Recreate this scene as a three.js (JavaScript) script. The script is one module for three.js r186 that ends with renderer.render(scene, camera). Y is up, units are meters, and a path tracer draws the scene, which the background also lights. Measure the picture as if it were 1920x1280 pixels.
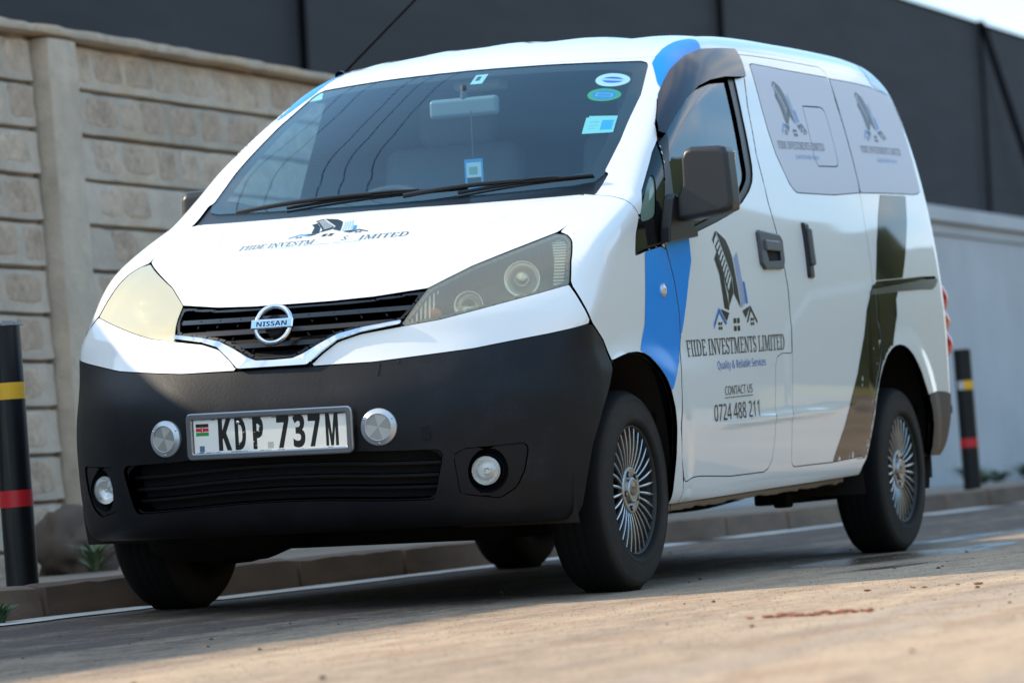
import * as THREE from 'three';
import { mergeGeometries, mergeVertices } from 'three/addons/utils/BufferGeometryUtils.js';
import { RoundedBoxGeometry } from 'three/addons/geometries/RoundedBoxGeometry.js';

// ---------- camera, sky, sun, exposure ----------
const scene = new THREE.Scene();
const camera = new THREE.PerspectiveCamera(10.01, 1.5, 0.1, 900);
{
  const yaw = 3.52873, pitch = 0.03024, roll = -0.05274;
  const fw = new THREE.Vector3(Math.sin(yaw) * Math.cos(pitch), Math.sin(pitch), Math.cos(yaw) * Math.cos(pitch));
  const r0 = new THREE.Vector3().crossVectors(fw, new THREE.Vector3(0, 1, 0)).normalize(), u0 = new THREE.Vector3().crossVectors(r0, fw);
  const r = r0.clone().multiplyScalar(Math.cos(roll)).addScaledVector(u0, Math.sin(roll));
  const u = u0.clone().multiplyScalar(Math.cos(roll)).addScaledVector(r0, -Math.sin(roll));
  camera.position.set(4.757, 0.3985, 10.6194);
  camera.quaternion.setFromRotationMatrix(new THREE.Matrix4().makeBasis(r, u, fw.clone().negate()));
  camera.focus = 10.9; camera.userData.fStop = 4.5;
}
scene.add(camera);
const SUN = new THREE.Vector3(-1, 0.575, 0.12).normalize();
const sun = new THREE.DirectionalLight(new THREE.Color(1, 0.855, 0.65), 5);
sun.position.copy(SUN).multiplyScalar(40); sun.castShadow = true;
sun.shadow.mapSize.set(2048, 2048);
Object.assign(sun.shadow.camera, { left: -14, right: 14, top: 14, bottom: -14, near: 1, far: 90 });
scene.add(sun, sun.target);

// small deterministic noise
const hash = (x, y, s = 0) => { let h = Math.imul(x | 0, 374761393) ^ Math.imul(y | 0, 668265263) ^ Math.imul(s | 0, 2246822519); h = Math.imul(h ^ (h >>> 13), 1274126177); h ^= h >>> 16; return (h >>> 0) / 4294967296; };
const vnoise = (x, y, s = 0) => { const i = Math.floor(x), j = Math.floor(y), fx = x - i, fy = y - j, a = fx * fx * (3 - 2 * fx), b = fy * fy * (3 - 2 * fy); return (hash(i, j, s) * (1 - a) + hash(i + 1, j, s) * a) * (1 - b) + (hash(i, j + 1, s) * (1 - a) + hash(i + 1, j + 1, s) * a) * b; };
const fbm = (x, y, o = 4, s = 0) => { let v = 0, a = 0.5, n = 0; for (let k = 0; k < o; k++) { v += a * vnoise(x, y, s + k * 17); n += a; x = x * 2.03 + 5.1; y = y * 2.03 + 3.7; a *= 0.5; } return v / n; };
// the same with a period, for textures that tile: p cells across
const tnoise = (x, y, p, s = 0) => { const m = (v) => ((v % p) + p) % p, i = Math.floor(x), j = Math.floor(y), fx = x - i, fy = y - j, a = fx * fx * (3 - 2 * fx), b = fy * fy * (3 - 2 * fy), h = (u, v) => hash(m(u), m(v), s); return (h(i, j) * (1 - a) + h(i + 1, j) * a) * (1 - b) + (h(i, j + 1) * (1 - a) + h(i + 1, j + 1) * a) * b; };
const tfbm = (x, y, p, o = 4, s = 0) => { let v = 0, a = 0.5, n = 0; for (let k = 0; k < o; k++) { v += a * tnoise(x * p, y * p, p, s + k * 17); n += a; p *= 2; a *= 0.5; } return v / n; };
let seed = 12345; const rnd = () => { seed = (Math.imul(seed, 1664525) + 1013904223) >>> 0; return seed / 4294967296; };
const rr = (a, b) => a + (b - a) * rnd();

{ // clear morning sky, pale towards the horizon, with a few thin clouds
  const w = 1024, h = 512, d = new Float32Array(w * h * 4);
  for (let j = 0; j < h; j++) for (let i = 0; i < w; i++) {
    const lat = (j + 0.5) / h * Math.PI - Math.PI / 2, lon = ((i + 0.5) / w - 0.5) * 2 * Math.PI, y = Math.sin(lat), x = Math.cos(lat) * Math.cos(lon), z = Math.cos(lat) * Math.sin(lon);
    const mu = Math.max(0, x * SUN.x + y * SUN.y + z * SUN.z);
    const ramp = (e) => { const S = [[0, 0.95, 1.05, 1.10], [0.12, 0.44, 0.80, 1.20], [0.26, 0.24, 0.60, 1.14], [0.6, 0.17, 0.44, 0.86], [1, 0.14, 0.36, 0.72]]; let k = 0; while (k < 3 && e > S[k + 1][0]) k++; const q = (e - S[k][0]) / (S[k + 1][0] - S[k][0]); return [1, 2, 3].map((n) => S[k][n] + (S[k + 1][n] - S[k][n]) * q); };
    const haze = Math.pow(0.5 - 0.5 * x / Math.hypot(x, z), 1.2) * Math.pow(1 - Math.max(0, y), 6) * 0.95;   // paler low down on the sun's side
    let c = ramp(Math.max(y, 0)).map((v, n) => v + (([0.70, 0.80, 0.90])[n] - v) * haze);
    const glow = 0.30 * Math.pow(mu, 4);
    const q = 2.2 / (Math.max(y, 0) + 0.25), cl = Math.max(0, fbm(x * q + 9, z * q + 4, 5, 3) - 0.56) * 3.0 * Math.min(1, Math.max(0, y) * 8);
    const k = Math.min(0.75, cl);
    c = c.map((v, n) => (v + glow * [1, 0.95, 0.85][n]) * (1 - k) + k * [1.22, 1.2, 1.18][n]);
    if (y < 0) c = [0.30, 0.24, 0.18];
    for (let n = 0; n < 3; n++) d[(j * w + i) * 4 + n] = c[n] * [1.38, 1.28, 1.15][n];
    d[(j * w + i) * 4 + 3] = 1;
  }
  const sky = new THREE.DataTexture(d, w, h, THREE.RGBAFormat, THREE.FloatType);
  sky.mapping = THREE.EquirectangularReflectionMapping; sky.magFilter = sky.minFilter = THREE.LinearFilter; sky.needsUpdate = true;
  scene.background = sky; scene.environment = sky;
}
const renderer = new THREE.WebGLRenderer({ antialias: true });
renderer.toneMapping = THREE.LinearToneMapping; renderer.toneMappingExposure = 1.28;
renderer.shadowMap.enabled = true;

// ---------- names, materials ----------
const used = {};
const numbered = (name) => { const n = used[name] = (used[name] ?? -1) + 1; return n ? `${name}_${String(n).padStart(3, '0')}` : name; };
function mesh(name, geo, mat, parent) { const m = new THREE.Mesh(geo, mat); m.name = numbered(name); m.castShadow = m.receiveShadow = true; (parent || scene).add(m); return m; }
function group(name, parent) { const g = new THREE.Group(); g.name = numbered(name); (parent || scene).add(g); return g; }
function tag(o, label, category, grp) { o.userData.label = label; o.userData.category = category; if (grp) o.userData.group = grp; return o; }
function structure(o) { o.userData.kind = 'structure'; return o; }
const std = (c, rough, o = {}) => new THREE.MeshStandardMaterial({ color: new THREE.Color().setRGB(...c), roughness: rough, side: THREE.DoubleSide, ...o });
const phys = (c, rough, o = {}) => new THREE.MeshPhysicalMaterial({ color: new THREE.Color().setRGB(...c), roughness: rough, side: THREE.DoubleSide, ...o });
function dataTex(n, m, f, srgb) {  // f(u, v) -> [r, g, b] (linear 0..1 unless srgb)
  const d = new Uint8Array(n * m * 4);
  for (let j = 0; j < m; j++) for (let i = 0; i < n; i++) { const c = f((i + 0.5) / n, (j + 0.5) / m); for (let k = 0; k < 3; k++) d[(j * n + i) * 4 + k] = Math.max(0, Math.min(255, (srgb ? (c[k] <= 0.0031308 ? c[k] * 12.92 : 1.055 * Math.pow(c[k], 1 / 2.4) - 0.055) : c[k]) * 255)); d[(j * n + i) * 4 + 3] = 255; }
  const t = new THREE.DataTexture(d, n, m, THREE.RGBAFormat); if (srgb) t.colorSpace = THREE.SRGBColorSpace;
  t.wrapS = t.wrapT = THREE.RepeatWrapping; t.magFilter = THREE.LinearFilter; t.minFilter = THREE.LinearMipmapLinearFilter; t.generateMipmaps = true; t.needsUpdate = true; return t;
}
function canvasTex(w, h, draw) {
  const c = document.createElement('canvas'); c.width = w; c.height = h; const g = c.getContext('2d'); draw(g, w, h);
  const t = new THREE.CanvasTexture(c); t.colorSpace = THREE.SRGBColorSpace; t.anisotropy = 8; return t;
}
const sstep0 = (x, a, b) => { const t = Math.min(1, Math.max(0, (x - a) / (b - a))); return t * t * (3 - 2 * t); };
const grey = (f) => (u, v) => { const k = f(u, v); return [k, k, k]; };
const grime = dataTex(512, 512, grey((u, v) => 0.30 + 0.16 * tfbm(u, v, 4, 5, 3) + 0.10 * tfbm(u, v, 40, 3, 8)));
const fineBump = dataTex(512, 512, grey((u, v) => tfbm(u, v, 90, 2, 5)));
const scuffs = dataTex(512, 512, (u, v) => { const n = sstep0(tfbm(u, v, 5, 5, 13), 0.52, 0.8), f = sstep0(tfbm(u, v, 60, 2, 14), 0.62, 0.8), k = 0.0045 + 0.003 * n + 0.004 * f * n; return [k, k * 1.08, k * 1.55]; }, true);
const M = {
  white: phys([0.83, 0.82, 0.79], 0.42, { clearcoat: 1, clearcoatRoughness: 0.04 }),
  blue: phys([0.004, 0.265, 0.78], 0.25, { specularIntensity: 0.35 }),
  gloss: phys([0.007, 0.007, 0.007], 0.05, { specularIntensity: 0.6 }),
  plastic: phys([1, 1, 1], 0.47, { specularIntensity: 0.55, map: scuffs, bumpMap: fineBump, bumpScale: 0.0002 }),
  trim: phys([0.010, 0.010, 0.011], 0.34, { specularIntensity: 0.7 }),
  dark: std([0.006, 0.006, 0.007], 0.9), pole: phys([0.005, 0.005, 0.006], 1, { specularIntensity: 0.1 }),
  shell: std([0.012, 0.012, 0.013], 0.9),
  under: phys([0.012, 0.0105, 0.0095], 0.9, { specularIntensity: 0.2 }),
  rust: std([0.22, 0.15, 0.09], 0.9),
  vinyl: phys([0.66, 0.66, 0.72], 0.5, { specularIntensity: 0.5 }),
  chrome: std([0.82, 0.83, 0.85], 0.06, { metalness: 1 }),
  alloy: std([0.50, 0.495, 0.485], 0.34, { metalness: 1 }),
  alloyDark: std([0.03, 0.028, 0.027], 0.5, { metalness: 0.3 }),
  silver: std([0.55, 0.57, 0.60], 0.35, { metalness: 0.6 }),
  rubber: phys([1, 1, 1], 0.85, { vertexColors: true, specularIntensity: 0.3, bumpMap: fineBump, bumpScale: 0.0006 }),
  glass: phys([0.66, 0.85, 0.90], 0.0, { transmission: 1, thickness: 0, ior: 1.66 }),
  tinted: phys([0.16, 0.20, 0.22], 0.0, { transmission: 1, thickness: 0, ior: 1.85 }),
  green: phys([0.42, 0.62, 0.50], 0.02, { transmission: 0.6, thickness: 0, ior: 1.5 }),
  lens: phys([0.84, 0.82, 0.66], 0.21, { transmission: 0.82, thickness: 0, ior: 1.5, clearcoat: 0.6, clearcoatRoughness: 0.05 }),
  clear: phys([0.97, 0.97, 0.95], 0.05, { transmission: 0.85, thickness: 0, ior: 1.5 }),
  bowl: std([0.75, 0.75, 0.73], 0.22, { metalness: 0.85 }),
  lampGrey: std([0.13, 0.13, 0.12], 0.3, { metalness: 0.5 }),
  amber: phys([0.85, 0.25, 0.06], 0.2, { transmission: 0.4, thickness: 0, ior: 1.5 }),
  red: phys([0.50, 0.008, 0.012], 0.15, { specularIntensity: 0.6 }),
  visor: phys([0.022, 0.012, 0.018], 0.12, { specularIntensity: 0.8 }),
  fabric: std([0.24, 0.25, 0.27], 0.95),
  dash: std([0.07, 0.073, 0.078], 0.7),
};
// ---------- van body: an implicit solid, met by rays from a spine inside it ----------
const lerp = (a, b, t) => a + (b - a) * t;
const clamp = (x, a = 0, b = 1) => Math.min(b, Math.max(a, x));
const sstep = (x, a, b) => { const t = clamp((x - a) / (b - a)); return t * t * (3 - 2 * t); };
const smax = (a, b, k) => { const h = Math.max(k - Math.abs(a - b), 0) / k; return Math.max(a, b) + h * h * k / 4; };
const smin = (a, b, k) => -smax(-a, -b, k);
// centre line of the van, (z, y), nose to tail; z = 0 is the front axle
const PROFILE = [[0.3, 0.225], [0.62, 0.222], [0.715, 0.228], [0.75, 0.255], [0.772, 0.33], [0.782, 0.43], [0.785, 0.51], [0.778, 0.58], [0.757, 0.645], [0.735, 0.70], [0.715, 0.75], [0.69, 0.80], [0.655, 0.838],
  [0.60, 0.878], [0.45, 0.968], [0.25, 1.066], [0.05, 1.148], [-0.03, 1.18], [-0.2, 1.283], [-0.4, 1.415], [-0.6, 1.537], [-0.78, 1.635], [-0.9, 1.688], [-1.1, 1.745], [-1.35, 1.776], [-1.7, 1.796], [-2.2, 1.808], [-2.7, 1.815], [-3.05, 1.815],
  [-3.22, 1.80], [-3.34, 1.745], [-3.41, 1.60], [-3.465, 1.3], [-3.5, 1.05], [-3.53, 0.8], [-3.54, 0.55], [-3.52, 0.42], [-3.45, 0.33], [-3.3, 0.3], [-2.0, 0.24], [-0.8, 0.225]];
function closedSpline(pts, n) {   // centripetal-like Catmull-Rom round a closed polygon
  const out = [], N = pts.length;
  for (let i = 0; i < N; i++) {
    const P = [-1, 0, 1, 2].map((k) => pts[(i + k + N) % N]);
    const d = [0, 1, 2].map((k) => Math.sqrt(Math.hypot(P[k + 1][0] - P[k][0], P[k + 1][1] - P[k][1])));
    const t = [0, d[0], d[0] + d[1], d[0] + d[1] + d[2]];
    for (let j = 0; j < n; j++) {
      const u = t[1] + (t[2] - t[1]) * j / n;
      out.push([0, 1].map((c) => {
        const L = (a, b, ta, tb) => (a * (tb - u) + b * (u - ta)) / (tb - ta);
        const a1 = L(P[0][c], P[1][c], t[0], t[1]), a2 = L(P[1][c], P[2][c], t[1], t[2]), a3 = L(P[2][c], P[3][c], t[2], t[3]);
        return L(L(a1, a2, t[0], t[2]), L(a2, a3, t[1], t[3]), t[1], t[2]);
      }));
    }
  }
  return out;
}
function polySdf(poly, x, y) {    // signed distance to a closed polygon, negative inside
  let d = 1e9, s = 1;
  for (let i = 0, j = poly.length - 1; i < poly.length; j = i++) {
    const ax = poly[j][0], ay = poly[j][1], ex = ax - poly[i][0], ey = ay - poly[i][1], wx = x - poly[i][0], wy = y - poly[i][1];
    const t = clamp((wx * ex + wy * ey) / (ex * ex + ey * ey + 1e-12)), bx = wx - ex * t, by = wy - ey * t;
    d = Math.min(d, bx * bx + by * by);
    const c1 = y >= poly[i][1], c2 = y < ay, c3 = ex * wy > ey * wx;
    if ((c1 && c2 && c3) || (!c1 && !c2 && !c3)) s = -s;
  }
  return s * Math.sqrt(d);
}
const GZ0 = -3.9, GY0 = 0, GH = 0.02, GW = 256, GHN = 112;
const profileGrid = (() => {
  const poly = closedSpline(PROFILE, 8), g = new Float64Array(GW * GHN);
  for (let j = 0; j < GHN; j++) for (let i = 0; i < GW; i++) g[j * GW + i] = polySdf(poly, GZ0 + i * GH, GY0 + j * GH);
  return g;
})();
function cub(a, b, c, d, t) { return b + 0.5 * t * (c - a + t * (2 * a - 5 * b + 4 * c - d + t * (3 * (b - c) + d - a))); }
function profileSdf(z, y) {
  const fx = clamp((z - GZ0) / GH, 1, GW - 3.001), fy = clamp((y - GY0) / GH, 1, GHN - 3.001), i = fx | 0, j = fy | 0, tx = fx - i, ty = fy - j, r = [];
  for (let k = -1; k < 3; k++) { const o = (j + k) * GW + i; r.push(cub(profileGrid[o - 1], profileGrid[o], profileGrid[o + 1], profileGrid[o + 2], tx)); }
  return cub(r[0], r[1], r[2], r[3], ty);
}
function curve(pts) {             // smooth monotone-ish interpolation through (t, value)
  return (t) => {
    const n = pts.length; if (t <= pts[0][0]) return pts[0][1]; if (t >= pts[n - 1][0]) return pts[n - 1][1];
    let i = 0; while (t > pts[i + 1][0]) i++;
    const m = (k) => k <= 0 || k >= n - 1 ? (k <= 0 ? (pts[1][1] - pts[0][1]) / (pts[1][0] - pts[0][0]) : (pts[n - 1][1] - pts[n - 2][1]) / (pts[n - 1][0] - pts[n - 2][0])) : (pts[k + 1][1] - pts[k - 1][1]) / (pts[k + 1][0] - pts[k - 1][0]);
    const h = pts[i + 1][0] - pts[i][0], s = (t - pts[i][0]) / h, s2 = s * s, s3 = s2 * s;
    return (2 * s3 - 3 * s2 + 1) * pts[i][1] + (s3 - 2 * s2 + s) * h * m(i) + (3 * s2 - 2 * s3) * pts[i + 1][1] + (s3 - s2) * h * m(i + 1);
  };
}
const widthY = curve([[0.2, -0.05], [0.3, -0.03], [0.42, -0.012], [0.5, -0.004], [0.7, 0], [0.9, -0.001], [1.1, -0.015], [1.3, -0.045], [1.5, -0.089], [1.7, -0.145], [1.9, -0.22]]);
const widthZ = curve([[-3.7, 0.79], [-3.2, 0.815], [-2.6, 0.832], [-1.5, 0.835], [-0.6, 0.835], [0, 0.832], [0.4, 0.826], [0.8, 0.81]]);
const ARCH = { f: [0, 0.3, 0.37], r: [-2.725, 0.32, 0.385] };
function halfWidth(z, y) {
  let w = widthZ(z) + widthY(y) - 0.012 * sstep(y, 0.62, 0.72) * sstep(z, -0.9, -0.3);
  if (z < -1.1 && z > -2.45 && y < 1) { const yc = z > -1.623 ? 0.784 + (-1.376 - z) * 0.417 : 0.887 + (-1.623 - z) * 0.074; w += 0.003 * sstep(yc - y, -0.022, 0.022) * sstep(y, 0.4, 0.6) * sstep(-z, 1.3, 1.36) * (1 - sstep(-z, 2.2, 2.42)); }
  if (y > 0.42 && y < 0.58 && z < -0.3 && z > -2.3) { const t = (y - 0.492 + 0.03 * (z + 1.3)) / 0.014; w += 0.006 * Math.exp(-t * t) * sstep(-z, 0.5, 0.9) * (1 - sstep(-z, 1.7, 2.1)); }
  for (const k of ['f', 'r']) { const [az, ay, ar] = ARCH[k], d = Math.hypot(z - az, y - ay) - ar; w += 0.007 * (1 - sstep(d, 0.0, 0.10)); }   // arch flares
  return w;
}
const bowLow = curve([[0, 0], [0.15, 0.002], [0.33, 0.014], [0.5, 0.06], [0.6, 0.115], [0.7, 0.20], [0.76, 0.275], [0.8, 0.345], [1, 0.7]]), bowMid = (x) => 0.46 * x * x, bowTop = (x) => 0.27 * x * x;
function bow(x, y, z) {
  const b = lerp(lerp(bowLow(x), bowMid(x), sstep(y, 0.6, 0.8)), bowTop(x), sstep(y, 0.82, 1.05));
  return lerp(-0.14 * x * x - 0.05 * Math.pow(x / 0.8, 6), b, sstep(z, -2.6, -1.2));
}
function cornerK(z, y) {
  const front = sstep(z, -1.2, -0.6);
  return lerp(lerp(lerp(0.09, 0.1, sstep(y, 0.7, 1.0)), 0.13, sstep(y, 1.4, 1.7)), lerp(lerp(0.06, 0.05, sstep(y, 0.6, 0.9)), 0.07, sstep(y, 1.1, 1.3)), front);
}
function bodyF(x, y, z) {
  const ax = Math.abs(x), cr = lerp(0.075, 0.06, sstep(-z, 2.0, 3.0)) * ax * ax * sstep(y, 1.3, 1.6);
  return smax(profileSdf(z + bow(ax, y, z), y + cr + relief(ax, y, z)), ax - halfWidth(z, y), cornerK(z, y));
}
function relief(ax, y, z) {
  let d = 0;
  if (y > 1.6 && z < -1.1) d += 0.011 * (1 - Math.cos(ax * Math.PI * 2 / 0.235)) * sstep(-z, 1.05, 1.4) * (1 - sstep(-z, 2.9, 3.15)) * (1 - sstep(ax, 0.5, 0.58));
  if (y > 0.9 && y < 1.22 && z > -0.2) { const xc = 0.385 + 0.34 * Math.max(0, y - 0.97) + 0.5 * Math.max(0, y - 1.05); d += 0.006 * (1 - sstep(ax, xc - 0.014, xc + 0.014)) * sstep(y, 0.945, 1.0) * (1 - sstep(y, 1.11, 1.16)); }
  return d;
}
// rays: u runs along the plan from the nose (0) past the front corner, along the side and round the tail; v is the elevation in degrees
const SY = 0.95, SZ0 = -0.55, SZ1 = -3.0, U1 = 1.1, U2 = U1 + (SZ0 - SZ1), U3 = U2 + 0.8;
function rayOf(u, v) {
  const th = u < U1 ? u / U1 * Math.PI / 2 : u < U2 ? Math.PI / 2 : Math.PI / 2 + (u - U2) / 0.8 * Math.PI / 2, ph = v * Math.PI / 180;
  return [0, SY, u < U1 ? SZ0 : u < U2 ? SZ0 - (u - U1) : SZ1, Math.sin(th) * Math.cos(ph), Math.sin(ph), Math.cos(th) * Math.cos(ph)];
}
function surf(u, v) {
  const [ox, oy, oz, dx, dy, dz] = rayOf(u, v);
  let a = 0.05, b = 1.9;
  for (let k = 0; k < 13; k++) { const m = (a + b) / 2; if (bodyF(ox + dx * m, oy + dy * m, oz + dz * m) < 0) a = m; else b = m; }
  let fa = bodyF(ox + dx * a, oy + dy * a, oz + dz * a), fb = bodyF(ox + dx * b, oy + dy * b, oz + dz * b);
  for (let k = 0; k < 3; k++) { const m = a + (b - a) * clamp(-fa / (fb - fa + 1e-12), 0.02, 0.98), f = bodyF(ox + dx * m, oy + dy * m, oz + dz * m); if (f < 0) { a = m; fa = f; } else { b = m; fb = f; } }
  const t = a + (b - a) * clamp(-fa / (fb - fa + 1e-12));
  return [Math.abs(dx) < 1e-9 ? 0 : ox + dx * t, oy + dy * t, oz + dz * t];
}
function uvOf(x, y, z) {          // the inverse of surf for a point on (or near) the body, x >= 0
  const ax = Math.abs(x), r0 = z > SZ0 ? z - SZ0 : z < SZ1 ? SZ1 - z : 0;
  const u = z > SZ0 ? Math.atan2(ax, r0) / (Math.PI / 2) * U1 : z < SZ1 ? U2 + (Math.atan2(r0, ax) / (Math.PI / 2)) * 0.8 : U1 + (SZ0 - z);
  return [u, Math.atan2(y - SY, Math.hypot(ax, r0)) * 180 / Math.PI];
}
function gradF(x, y, z) {
  const e = 0.004, g = [bodyF(x + e, y, z) - bodyF(x - e, y, z), bodyF(x, y + e, z) - bodyF(x, y - e, z), bodyF(x, y, z + e) - bodyF(x, y, z - e)], l = Math.hypot(...g) || 1;
  return [x === 0 ? 0 : g[0] / l, g[1] / l, g[2] / l];
}
// ---------- small helpers for the van ----------
M.haze = phys([0.76, 0.70, 0.46], 0.27, { transmission: 0.42, thickness: 0, ior: 1.5, clearcoat: 0.5, clearcoatRoughness: 0.08 });
M.tailAmber = phys([0.6, 0.10, 0.02], 0.15, { specularIntensity: 0.6 });
const strutGeo = new RoundedBoxGeometry(0.006, 0.028, 0.02, 1, 0.002);
function faceted(g) { const p = g.attributes.position, n = g.attributes.normal; for (let i = 0; i < p.count; i++) { const a = Math.round(p.getX(i) * 260) * 1.7, b = Math.round(p.getY(i) * 260) * 2.3, v = new THREE.Vector3(n.getX(i) + 0.22 * (hash(a, b, 1) - 0.5), n.getY(i) + 0.22 * (hash(a, b, 2) - 0.5), n.getZ(i)).normalize(); n.setXYZ(i, v.x, v.y, v.z); } }
function flipFaces(g) { if (g.index) { const a = g.index.array; for (let k = 0; k < a.length; k += 3) { const t = a[k]; a[k] = a[k + 1]; a[k + 1] = t; } } else for (const k in g.attributes) { const at = g.attributes[k]; for (let i = 0; i < at.count; i += 3) for (let c = 0; c < at.itemSize; c++) { const o = i * at.itemSize + c, t = at.array[o]; at.array[o] = at.array[o + at.itemSize]; at.array[o + at.itemSize] = t; } } }
function shrinkBevel(g, cx, cy, z0, z1, k) {   // rounds a straight extrusion towards both of its faces, like a moulded shell
  const p = g.attributes.position;
  for (let i = 0; i < p.count; i++) { const z = p.getZ(i), d = z < z0 ? (z0 - z) / 0.024 : z > z1 ? (z - z1) / 0.024 : 0, s = 1 - k * (1 - Math.sqrt(Math.max(0, 1 - Math.min(1, d) ** 2))) * 1.0; p.setX(i, cx + (p.getX(i) - cx) * s); p.setY(i, cy + (p.getY(i) - cy) * s); }
  g.deleteAttribute('uv'); g.deleteAttribute('normal'); const o = mergeVertices(g, 1e-5); o.computeVertexNormals(); return o;
}
function housing(R) { const pos = [], idx = [], n = 36; for (let k = 0; k <= n; k++) { const a = Math.PI * (-0.12 + 1.24 * k / n); for (const x of [-0.18, 0.18]) pos.push(x, Math.sin(a) * R, Math.cos(a) * R); } for (let k = 0; k < n; k++) { const a = k * 2; idx.push(a, a + 1, a + 2, a + 1, a + 3, a + 2); } const g = new THREE.BufferGeometry(); g.setAttribute('position', new THREE.Float32BufferAttribute(pos, 3)); g.setIndex(idx); g.computeVertexNormals(); return g; }
const reflectorTex = canvasTex(256, 256, (x) => { x.fillStyle = '#dcdad4'; x.fillRect(0, 0, 256, 256); for (let k = 0; k < 6; k++) { x.fillStyle = k & 1 ? '#c9c8c2' : '#f4f2ec'; x.beginPath(); x.moveTo(128, 128); x.arc(128, 128, 128, k * 1.047 + 0.25, k * 1.047 + 1.297); x.fill(); } x.strokeStyle = 'rgba(120,120,115,0.35)'; x.lineWidth = 1; for (let k = 0; k < 256; k += 7) { x.beginPath(); x.moveTo(k, 0); x.lineTo(k, 256); x.moveTo(0, k); x.lineTo(256, k); x.stroke(); } });
function drawPlate(x, w, h) {
  x.fillStyle = '#f6f1e6'; x.fillRect(0, 0, w, h);
  x.strokeStyle = '#2b2622'; x.lineWidth = 3; x.strokeRect(14, 10, w - 28, h - 20);
  x.fillStyle = '#16161a'; x.fillRect(30, 34, 84, 20); x.fillStyle = '#f0ece6'; x.fillRect(30, 54, 84, 5); x.fillStyle = '#d8202a'; x.fillRect(30, 58, 84, 20); x.fillStyle = '#f0ece6'; x.fillRect(30, 77, 84, 5); x.fillStyle = '#1d9a4c'; x.fillRect(30, 81, 84, 20);
  x.fillStyle = '#b01820'; x.beginPath(); x.ellipse(72, 68, 9, 24, 0, 0, 7); x.fill(); x.fillStyle = '#f0ece6'; x.fillRect(70, 52, 4, 32);
  x.fillStyle = '#5b7390'; x.fillRect(50, 156, 32, 34); x.fillStyle = '#bdbcb6'; x.fillRect(496, 150, 38, 36);
  x.fillStyle = '#15130f'; x.textBaseline = 'alphabetic';
  const put = (s, x0, x1) => { x.font = 'bold 178px sans-serif'; const tw = x.measureText(s).width; x.save(); x.translate(x0, 182); x.scale((x1 - x0) / tw, 1.33); x.fillText(s, 0, 0); x.lineWidth = 7; x.strokeStyle = '#15130f'; x.strokeText(s, 0, 0); x.restore(); };
  [['K', 166, 258], ['D', 276, 362], ['P', 392, 474], ['7', 556, 640], ['3', 662, 744], ['7', 760, 842], ['M', 866, 962]].forEach((a) => put(...a));
  seed = 77; for (let k = 0; k < 46; k++) { const side = k % 3; x.fillStyle = 'rgba(40,34,30,0.55)'; x.fillRect(20 + rnd() * (w - 50), side ? 10 + rnd() * 5 : h - 16, 8 + rnd() * 40, 2 + rnd() * 3); }
  x.fillStyle = '#f6f1e6'; for (let k = 0; k < 26; k++) x.fillRect(276 + rnd() * 200, 50 + rnd() * 130, 3 + rnd() * 9, 2 + rnd() * 4);
}
// the emblem in a 460 x 640 frame: towers, two houses, small windows
function drawEmblem(x, c) {
  const P = (fill, ...q) => { x.fillStyle = fill; x.beginPath(); for (let k = 0; k < q.length; k += 2) k ? x.lineTo(q[k], q[k + 1]) : x.moveTo(q[k], q[k + 1]); x.closePath(); x.fill(); };
  P(c.d, 163, 205, 182, 165, 188, 210, 206, 300, 228, 500, 224, 512, 198, 500, 184, 300);
  P(c.d, 192, 40, 165, 92, 172, 120, 178, 92, 196, 62, 262, 330, 264, 412, 228, 490, 230, 412, 256, 336, 258, 322);
  for (let k = 0; k < 8; k++) { const t = k / 8, x0 = 178 + 52 * t, y0 = 130 + 270 * t, x1 = 203 + 55 * t, y1 = 92 + 232 * t; P(c.d, x0, y0, x1, y1, x1 + 3, y1 + 9, x0 + 2, y0 + 12); }
  P(c.d, 176, 128, 182, 128, 234, 405, 228, 412);
  P(c.d, 197, 40, 250, 92, 264, 130, 280, 190, 306, 500, 268, 418, 268, 326);
  for (let k = 0; k < 4; k++) P(c.l, 291 + k * 8, 200 - k * 10, 294 + k * 8, 198 - k * 10, 316 + k * 9, 502 - k * 8, 313 + k * 9, 503 - k * 8);
  P(c.b, 337, 342, 350, 350, 361, 474, 348, 480);
  P(c.b, 122, 622, 123, 588, 160, 496, 206, 588, 198, 600, 160, 526, 130, 600);
  P(c.d, 170, 503, 226, 530, 206, 576); P(c.d, 318, 520, 372, 492, 338, 564);
  P(c.d, 344, 588, 375, 490, 420, 584, 418, 602, 377, 520, 352, 592);
  for (const [a, b, s] of [[163, 603, 7], [272, 600, 12], [383, 587, 7]]) for (const i of [-1, 1]) for (const j of [-1, 1]) P(c.d, a + i * s - s * 0.7, b + j * s * 1.9 - s * 1.2, a + i * s + s * 0.7, b + j * s * 1.9 - s * 1.3, a + i * s + s * 0.7, b + j * s * 1.9 + s * 1.2, a + i * s - s * 0.7, b + j * s * 1.9 + s * 1.3);
}
function fitText(x, s, x0, x1, y, cap, font, sk = 0) { x.font = `${font.replace('#', '200px')}`; const tw = x.measureText(s).width, k = cap / 143; x.save(); x.transform((x1 - x0) / tw, 0, sk, k, x0, y); x.fillText(s, 0, 0); x.restore(); }
const INK = { d: '#23261f', b: '#2373c4', l: '#5b8fd0' };
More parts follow.
